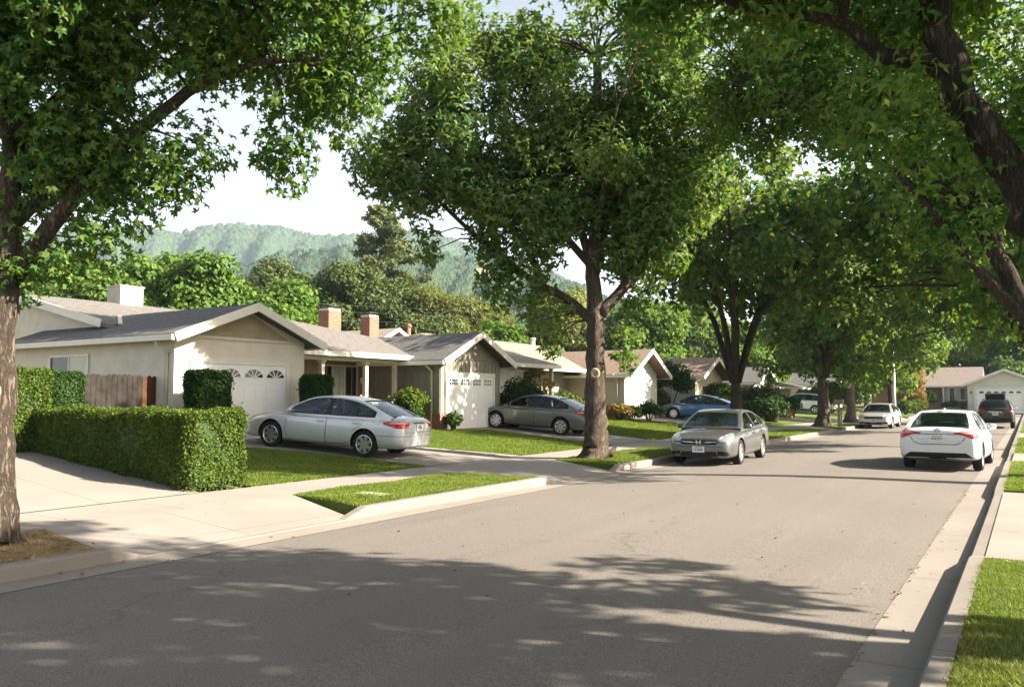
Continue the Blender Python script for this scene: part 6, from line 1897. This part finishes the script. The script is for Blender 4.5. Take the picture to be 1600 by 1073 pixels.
def sedan(label, spec):
    """one saloon from a table of sections and outlines"""
    root = thing('car', label, 'car', (0, 0, 0), 0, spec['group'])
    pm = spec['paint']
    wb = spec['wb']; r = spec['r']
    o, bvh = make_body(spec['st'], wb, spec.get('arch_r', r + .055), r + .01, spec.get('w_in', .58))
    o.parent = root
    o.data.materials[0] = MAT[pm]
    if len(o.data.materials) < 2: o.data.materials.append(MAT['plastic_black'])
    w = spec['w']
    belt = spec['belt']
    ys, za = greenhouse(root, spec['arch'], spec['nf'], spec['nr'], belt, spec['yb'], spec['yr'], spec['zr'], pm, spec['wins'], fb=spec.get('fb', .16), rb=spec.get('rb', .12), glass='car_glass', fglass=spec.get('fg', (.88, .86)))
    # dark cabin floor just above the deck
    xa, xb = spec['arch'][-1][0] + .25, spec['arch'][0][0] - .05
    mb = MB()
    xs_ = np.linspace(xa, xb, 10)
    v = []
    for x in xs_:
        zc = lerp_tab([(s[0], s[4]) for s in sorted(spec['st'])], x) + .012
        v += [(x, -w * .8, zc - .03), (x, 0, zc), (x, w * .8, zc - .03)]
    mb.add(v, [(i * 3 + j, i * 3 + j + 1, (i + 1) * 3 + j + 1, (i + 1) * 3 + j) for i in range(9) for j in range(2)])
    mb.build('interior_trim', 'interior', root)
    bz = lerp_tab(belt, 0)
    if spec.get('seats', True): seats(root, bz, spec.get('sx', -.15), spec.get('rx', -1.0), 0)
    for x in (-wb / 2, wb / 2):
        for s in (-1, 1): add_wheel(root, x, s, r, .215, spec.get('yo', w - .015), spec.get('spokes', 7), spec.get('rim', 'rim'))
    # doors: panel a hair proud, dark seams around them, handles
    for k_, (poly, hx, hz) in enumerate(spec['doors']):
        for mir in (False, True):
            P = [(-x, z) for x, z in poly]
            d = decal('door', bvh, P, 90, pm, root, .0025, False, .09) if not mir else decal('door', bvh, [(x, z) for x, z in poly], -90, pm, root, .0025, False, .09)
            Q = P if not mir else [(x, z) for x, z in poly]
            decal('door_seam', bvh, strip(Q + [Q[0], Q[1]], .011), 90 if not mir else -90, 'seam', d, .0045, False, .06)
            s = -1 if mir else 1
            h = bvh.ray_cast(Vector((hx, s * 3, hz)), Vector((0, -s, 0)))
            if h[0]:
                y = h[0].y
                mb = MB(); mb.box(hx - .10, hx + .10, y + s * .016, y + s * .042, hz - .016, hz + .016); mb.box(hx - .08, hx - .05, y - s * .01, y + s * .02, hz - .01, hz + .01); mb.box(hx + .05, hx + .08, y - s * .01, y + s * .02, hz - .01, hz + .01)
                ho = mb.build('handle', spec.get('handle', pm), d)
                bv = ho.modifiers.new('b', 'BEVEL'); bv.width = .006; bv.segments = 2
    for nm, poly, phi, mat, off, mir in spec['decals']:
        decal(nm, bvh, poly, phi, mat, root, off, mir, .045)
    mirror_and_handles(root, bvh, spec['mx'], spec['mz'], ys(spec['mx'], spec['mz']), spec.get('mirror', pm), [], pm)
    for end in spec.get('plates', ()):
        phi, z, kind = end
        d, rr = frame(phi)
        h = bvh.ray_cast(Vector((0, 0, z)) - d * 6, d)
        if h[0] is None: continue
        p0 = h[0] - d * .022
        up = Vector((0, 0, 1))
        mb = MB()
        def q(a, b, c, e, dd, m): 
            vs_ = [p0 + rr * x + up * y - d * dd for x, y in ((a, b), (c, b), (c, e), (a, e))]
            mb.add(vs_, [(0, 1, 2, 3)], m)
        mb.bar(p0 - rr * .155, p0 + rr * .155, .02, .155, up, 0)
        q(-.10, .045, .10, .062, .0125, 1)
        rq = random.Random(int(z * 1000))
        for i in range(7):
            a = -.125 + i * .036
            q(a, -.04, a + .008, .025, .0125, 2); q(a, rq.choice((-.04, .015)), a + .024, rq.choice((-.03, .025)), .0126, 2); q(a + .018, -.04 + rq.choice((0, .03)), a + .026, .025, .0127, 2)
        recalc(mb.build('licence_plate', ['plate_white', 'plate_red' if kind == 'red' else 'plate_ink', 'plate_ink'], root))
    return root, bvh, ys

def scaled(tab, kx, kw, kz): return [(x * kx, w * kw, a * kz, b * kz, c * kz) for x, w, a, b, c in tab]
SED = [(-2.43, .70, .36, .76, .84), (-2.40, .80, .31, .88, 1.00), (-2.26, .885, .27, .945, 1.065), (-1.95, .905, .24, .965, 1.08), (-1.39, .91, .21, .955, 1.05), (-.7, .91, .19, .94, 1.0),
       (0, .91, .19, .915, .96), (.7, .91, .19, .895, .95), (1.05, .905, .19, .88, .955), (1.39, .90, .20, .85, .925), (1.8, .885, .20, .79, .865), (2.1, .84, .20, .72, .79), (2.27, .74, .215, .64, .71), (2.34, .62, .26, .56, .62)]
S_ARCH = [(1.12, .945), (.72, 1.17), (.32, 1.375), (-.15, 1.43), (-.65, 1.425), (-1.1, 1.37), (-1.55, 1.215), (-2.06, 1.02)]
S_BELT = [(-2.1, 1.02), (-1.4, .985), (0, .945), (1.15, .925)]
S_YB = [(-2.1, .80), (-1.4, .865), (0, .875), (.8, .87), (1.2, .80)]
WG = 'cars parked along the street and in driveways'
DOOR_F = [(-.26, .30), (.88, .30), (.95, .55), (.95, .90), (-.26, .945)]
DOOR_R = [(-1.02, .62), (-.90, .36), (-.80, .30), (-.275, .30), (-.275, .945), (-1.32, .975), (-1.28, .80)]
def camry_decals(pm):
    return [
        ('tail_light', [(.36, .86), (.36, .915), (.55, .955), (.80, .95), (.97, .935), (.95, .815), (.70, .785), (.56, .79)], 35, 'lens_red', .006, True),
        ('tail_light_lens', [(.44, .905), (.56, .943), (.80, .938), (.95, .925), (.94, .90), (.72, .895), (.52, .885)], 35, 'lens_pink', .009, True),
        ('headlight', [(-.88, .62), (-.88, .70), (-.66, .80), (-.42, .86), (-.34, .84), (-.42, .73), (-.62, .64)], 145, 'lens_clear', .006, True),
        ('boot_seam', strip([(-.72, .72), (-.66, .92), (-.62, 1.0)], .01), 0, 'seam', .004, True),
        ('boot_seam', strip([(-.70, .70), (0, .68), (.70, .70)], .01), 0, 'seam', .004, False),
        ('plate_recess', [(-.26, .72), (.26, .72), (.28, .90), (-.28, .90)], 0, pm, .003, False),
        ('boot_trim', [(-.30, .90), (.30, .90), (.30, .925), (-.30, .925)], 0, 'chrome', .008, False),
        ('bumper_seam', strip([(.10, .56), (.5, .58), (.9, .60), (1.30, .61)], .010), 40, 'seam', .004, True),
        ('sill', [(-.95, .20), (.95, .20), (.95, .275), (-.95, .275)], 90, 'plastic_black', .003, True),
        ('fuel_flap', strip([(1.62, .86), (1.78, .86), (1.78, .98), (1.62, .98), (1.62, .86)], .008), 90, 'seam', .003, False)]
def camry(label, pm):
    return sedan(label, dict(group=WG, paint=pm, wb=2.775, r=.33, w=.91, st=SED, arch=S_ARCH, nf=2, nr=5, belt=S_BELT, yb=S_YB, yr=.60, zr=1.40,
        wins=[(-.24, .93), (-1.06, -.33), (-1.62, -1.11)], doors=[(DOOR_F, -.10, .80), (DOOR_R, -1.12, .83)], decals=camry_decals(pm), mx=.78, mz=1.0, plates=[(0, .81, 'red')], mirror='plastic_black' if pm == 'paint_grey' else pm))
c, _, _ = camry('silver sedan in the driveway of the beige house', 'paint_silver')
put(c, -15.5, 15.75, .415, 192.0, 4.4)
c, _, _ = camry('dark grey sedan in the driveway right of the taupe garage', 'paint_grey')
put(c, -16.35, 27.65, .465, 184.5, 4.4)

# white sedan seen from behind on the right
COR = scaled(SED, .965, .972, .995)
WH = [
    ('tail_light', [(.17, .86), (.17, .955), (.34, .985), (.55, .968), (.78, .93), (.76, .905), (.60, .875), (.48, .815), (.34, .785)], 28, 'lens_red', .007, True),
    ('tail_light_lens', [(.22, .91), (.22, .95), (.35, .974), (.54, .957), (.66, .935), (.52, .905), (.36, .895)], 28, 'lens_pink', .010, True),
    ('boot_seam', strip([(-.60, .83), (-.50, .70), (-.40, .655), (.40, .655), (.50, .70), (.60, .83)], .016), 0, 'seam', .004, False),
    ('boot_seam', strip([(-.45, .90), (-.24, .895), (.24, .895), (.45, .90)], .016), 0, 'seam', .004, False),
    ('rear_valance', [(-.80, .24), (.80, .24), (.74, .36), (.60, .46), (-.60, .46), (-.74, .36)], 0, 'plastic_black', .006, False),
    ('emblem', strip([(.065 * math.cos(i * math.pi / 8), .975 + .042 * math.sin(i * math.pi / 8)) for i in range(17)], .012), 0, 'chrome', .008, False),
    ('emblem', strip([(.028 * math.cos(i * math.pi / 6), .975 + .04 * math.sin(i * math.pi / 6)) for i in range(13)], .01), 0, 'chrome', .009, False),
    ('badge', [(.40, .715), (.58, .715), (.58, .735), (.40, .735)], 0, 'chrome', .005, False),
    ('badge', [(-.56, .715), (-.46, .715), (-.46, .735), (-.56, .735)], 0, 'chrome', .005, False),
    ('sill', [(-.95, .20), (.95, .20), (.95, .26), (-.95, .26)], 90, 'plastic_black', .003, True)]
c, bv, _ = sedan('white sedan parked at the right kerb, seen from behind', dict(group=WG, paint='paint_white', wb=2.70, r=.325, w=.885, st=COR, arch=[(1.15, .95), (.75, 1.18), (.34, 1.375), (-.15, 1.435), (-.62, 1.43), (-1.0, 1.385), (-1.42, 1.235), (-1.90, 1.02)], nf=2, nr=5,
    belt=S_BELT, yb=[(-2.1, .74), (-1.4, .83), (0, .855), (.8, .85), (1.2, .78)], yr=.585, zr=1.40, wins=[(-.24, .93), (-1.05, -.33), (-1.5, -1.1)], doors=[(DOOR_F, -.10, .80), (DOOR_R, -1.1, .83)], decals=WH, mx=.78, mz=1.0, plates=[(0, .80, 'red')], fg=(.88, .84)))
put(c, -1.84, 24.5, .012, 87.8)
mb = MB(); mb.box(-.95, -.80, -.02, .02, 1.465, 1.505); mb.build('roof_antenna', 'paint_white', c)

# grey sedan facing the camera at the left kerb
ACC = scaled(SED, 1.0, .99, 1.0)
AC = [
    ('headlight', [(-.88, .64), (-.90, .70), (-.70, .775), (-.42, .845), (-.33, .835), (-.42, .735), (-.58, .665), (-.74, .63)], 145, 'lens_clear', .007, True),
    ('grille', [(-.50, .62), (-.44, .56), (.44, .56), (.50, .62), (.46, .68), (-.46, .68)], 180, 'plastic_black', .008, False),
    ('grille_bar', strip([(-.47, .63), (-.15, .615), (.15, .615), (.47, .63)], .020), 180, 'chrome', .014, False),
    ('lower_grille', [(-.50, .26), (.50, .26), (.44, .385), (-.44, .385)], 180, 'plastic_black', .006, False),
    ('fog_lamp_recess', [(-.34, .30), (-.10, .28), (-.02, .33), (-.10, .385), (-.34, .40)], 160, 'plastic_black', .006, True),
    ('bonnet_seam', strip([(-.70, .70), (-.40, .705), (0, .71), (.40, .705), (.70, .70)], .010), 180, 'seam', .004, False),
    ('bumper_crease', strip([(-.60, .50), (0, .52), (.60, .50)], .012), 180, 'seam', .003, False),
    ('sill', [(-.95, .20), (.95, .20), (.95, .27), (-.95, .27)], 90, 'plastic_black', .003, True)]
c, bv, _ = sedan('grey pewter sedan parked at the left kerb facing the camera', dict(group=WG, paint='paint_pewter', wb=2.74, r=.33, w=.90, st=ACC, arch=S_ARCH, nf=2, nr=5, belt=S_BELT, yb=S_YB, yr=.60, zr=1.40,
    wins=[(-.24, .93), (-1.06, -.33), (-1.6, -1.11)], doors=[(DOOR_F, -.10, .80), (DOOR_R, -1.12, .83)], decals=AC, mx=.78, mz=1.0, plates=[(180, .44, 'ink')], fg=(.90, .86)))
put(c, -7.46, 22.9, .012, -86.2)
h = bv.ray_cast(Vector((5, 0, .62)), Vector((-1, 0, 0)))[0]
mb = MB()
for s in (-1, 1): mb.bar((h.x + .018, s * .045, h.z - .05), (h.x + .018, s * .055, h.z + .05), .024, .012, (1, 0, 0))
mb.bar((h.x + .018, -.045, h.z), (h.x + .018, .045, h.z), .02, .012, (1, 0, 0))
mb.build('emblem', 'rim', c)

# far pale silver sedan
FA = [(n_, [(a, b * 1.0) for a, b in p], phi, m, o_, mi) for n_, p, phi, m, o_, mi in AC]
c, bv, _ = sedan('pale silver sedan parked farther up the left kerb, facing the camera', dict(group=WG, paint='paint_lightsilver', wb=2.74, r=.33, w=.90, st=scaled(SED, .99, .99, .985), arch=[(a, b * .985) for a, b in S_ARCH], nf=2, nr=5, belt=[(a, b * .985) for a, b in S_BELT], yb=S_YB, yr=.60, zr=1.38,
    wins=[(-.24, .93), (-1.06, -.33), (-1.6, -1.11)], doors=[(DOOR_F, -.10, .80), (DOOR_R, -1.12, .83)], decals=FA, mx=.78, mz=.99, plates=[(180, .44, 'ink')]))
put(c, -7.5, 52.2, .012, -90.5)

# blue fastback
BLU = [(-2.20, .68, .36, .86, .96), (-2.15, .80, .31, .95, 1.06), (-1.95, .86, .27, .99, 1.10), (-1.35, .875, .21, .98, 1.04), (-.7, .875, .19, .955, 1.0), (0, .875, .19, .92, .97), (.7, .875, .19, .90, .96), (1.05, .87, .19, .89, .97), (1.35, .865, .20, .86, .94),
       (1.75, .85, .20, .80, .87), (2.05, .80, .20, .73, .79), (2.2, .70, .22, .65, .71), (2.26, .58, .27, .57, .62)]
BD = [('headlight', [(-.92, .60), (-.84, .70), (-.42, .88), (-.30, .84), (-.45, .70), (-.65, .60)], 140, 'lens_clear', .007, True),
      ('tail_light', [(.38, .86), (.42, 1.0), (.80, .98), (.80, .84)], 35, 'lens_red', .006, True),
      ('sill', [(-.95, .20), (.95, .20), (.95, .27), (-.95, .27)], 90, 'plastic_black', .003, True)]
c, bv, _ = sedan('dark blue fastback car in the driveway beside the white garage', dict(group=WG, paint='paint_blue', wb=2.70, r=.32, w=.875, st=BLU, arch=[(1.30, .96), (.85, 1.21), (.38, 1.43), (-.1, 1.485), (-.55, 1.465), (-1.0, 1.38), (-1.6, 1.20), (-2.08, 1.05)], nf=2, nr=5,
    belt=[(-2.1, 1.03), (-1.4, .99), (0, .95), (1.3, .93)], yb=[(-2.1, .78), (-1.4, .84), (0, .845), (.8, .84), (1.3, .76)], yr=.59, zr=1.44, wins=[(-.24, 1.05), (-1.06, -.33), (-1.65, -1.11)], doors=[(DOOR_F, -.10, .81), (DOOR_R, -1.1, .84)], decals=BD, mx=.85, mz=1.02, spokes=8, mirror='plastic_black'))
put(c, -15.9, 45.2, .445, 183.3, 4.4)

# two sport utility cars
SUV = [(-2.28, .74, .42, .95, 1.06), (-2.24, .86, .36, 1.05, 1.14), (-2.0, .92, .31, 1.06, 1.14), (-1.4, .93, .28, 1.05, 1.12), (-.7, .93, .27, 1.04, 1.09), (0, .93, .27, 1.02, 1.08), (.7, .93, .27, 1.0, 1.07), (1.05, .925, .27, .99, 1.07), (1.4, .92, .28, .97, 1.04),
       (1.8, .90, .28, .92, .99), (2.1, .85, .29, .84, .91), (2.26, .76, .31, .74, .82), (2.32, .66, .36, .64, .72)]
SUV_ARCH = [(1.10, 1.06), (.72, 1.32), (.36, 1.55), (-.2, 1.635), (-.9, 1.64), (-1.6, 1.60), (-1.95, 1.50), (-2.20, 1.10)]
SUV_BELT = [(-2.3, 1.13), (-1.4, 1.10), (0, 1.06), (1.2, 1.04)]
SD_F = [(-.26, .40), (.86, .40), (.93, .65), (.93, 1.0), (-.26, 1.05)]
SD_R = [(-1.02, .72), (-.90, .46), (-.80, .40), (-.275, .40), (-.275, 1.05), (-1.30, 1.08), (-1.28, .9)]
def suv(label, pm, dark):
    D = [('tail_light', [(.34, .93), (.36, 1.08), (.60, 1.11), (.90, 1.06), (.86, .97), (.60, .92)], 35, 'lens_red', .008, True),
         ('headlight', [(-.92, .74), (-.84, .83), (-.42, .94), (-.34, .90), (-.45, .78), (-.65, .71)], 142, 'lens_clear', .007, True),
         ('sill', [(-1.0, .27), (1.0, .27), (1.0, .40), (-1.0, .40)], 90, 'plastic_black', .004, True),
         ('rear_bumper', [(-.80, .36), (.80, .36), (.84, .60), (-.84, .60)], 0, 'plastic_black', .006, False),
         ('hatch_seam', strip([(-.74, 1.08), (-.72, .66), (.72, .66), (.74, 1.08)], .012), 0, 'seam', .004, False),
         ('hatch_trim', [(-.32, .93), (.32, .93), (.32, .96), (-.32, .96)], 0, 'chrome' if dark else pm, .008, False)]
    c, bv, _ = sedan(label, dict(group=WG, paint=pm, wb=2.70, r=.36, arch_r=.42, w=.93, st=SUV, arch=SUV_ARCH, nf=2, nr=5, belt=SUV_BELT, yb=[(-2.3, .82), (-1.4, .885), (0, .89), (.8, .88), (1.2, .80)], yr=.66, zr=1.58,
        wins=[(-.24, .90), (-1.12, -.33), (-1.85, -1.18)], doors=[(SD_F, -.10, .92), (SD_R, -1.1, .95)], decals=D, mx=.78, mz=1.12, plates=[(0, .83, 'ink')], spokes=5, sx=-.1, rx=-.95))
    for s in (-1, 1):
        mb = MB(); mb.tube([(.2, s * .62, 1.64), (-.3, s * .62, 1.685), (-1.2, s * .62, 1.675), (-1.6, s * .62, 1.63)], [.016] * 4, 6); mb.build('roof_rail', 'metal_dark', c)
    return c
c = suv('white sport utility car in a far driveway behind a trunk', 'paint_white', False)
put(c, -16.3, 70.5, .49, 184, 4.4)
c = suv('black sport utility car with a roof box at the right kerb', 'paint_black', True)
put(c, -1.72, 56.2, .012, 90)
mb = MB()
prof = [(-1.15, .05), (-1.08, .30), (-.6, .36), (.45, .33), (.85, .12), (.88, .03)]
mb.prism([(x, z) for x, z in prof] + [(.88, 0), (-1.15, 0)], lambda x, z: (x, .5, z), lambda x, z: (x, -.5, z))
bx = recalc(mb.build('roof_box', 'plastic_black', c, (-.25, 0, 1.655)))
bm_ = bx.modifiers.new('b', 'BEVEL'); bm_.width = .05; bm_.segments = 3
# ------------------------------------------------------------------ haze
mb = MB(); mb.box(-2700, 700, -600, 3300, -3, 420)
hz = mb.build('haze', 'asphalt')
k = NT('haze_air')
k.t.nodes.remove(k.b)
pv = k.n('VolumePrincipled', Density=0.00014, Anisotropy=0.1)
pv.inputs['Color'].default_value = (0.68, 0.86, 1.0, 1)
k.l(pv.outputs[0], k.o.inputs['Volume'])
hz.data.materials.clear(); hz.data.materials.append(k.m)
struct(hz, 'pale summer haze lying over the street and the hills', 'haze', 'stuff')
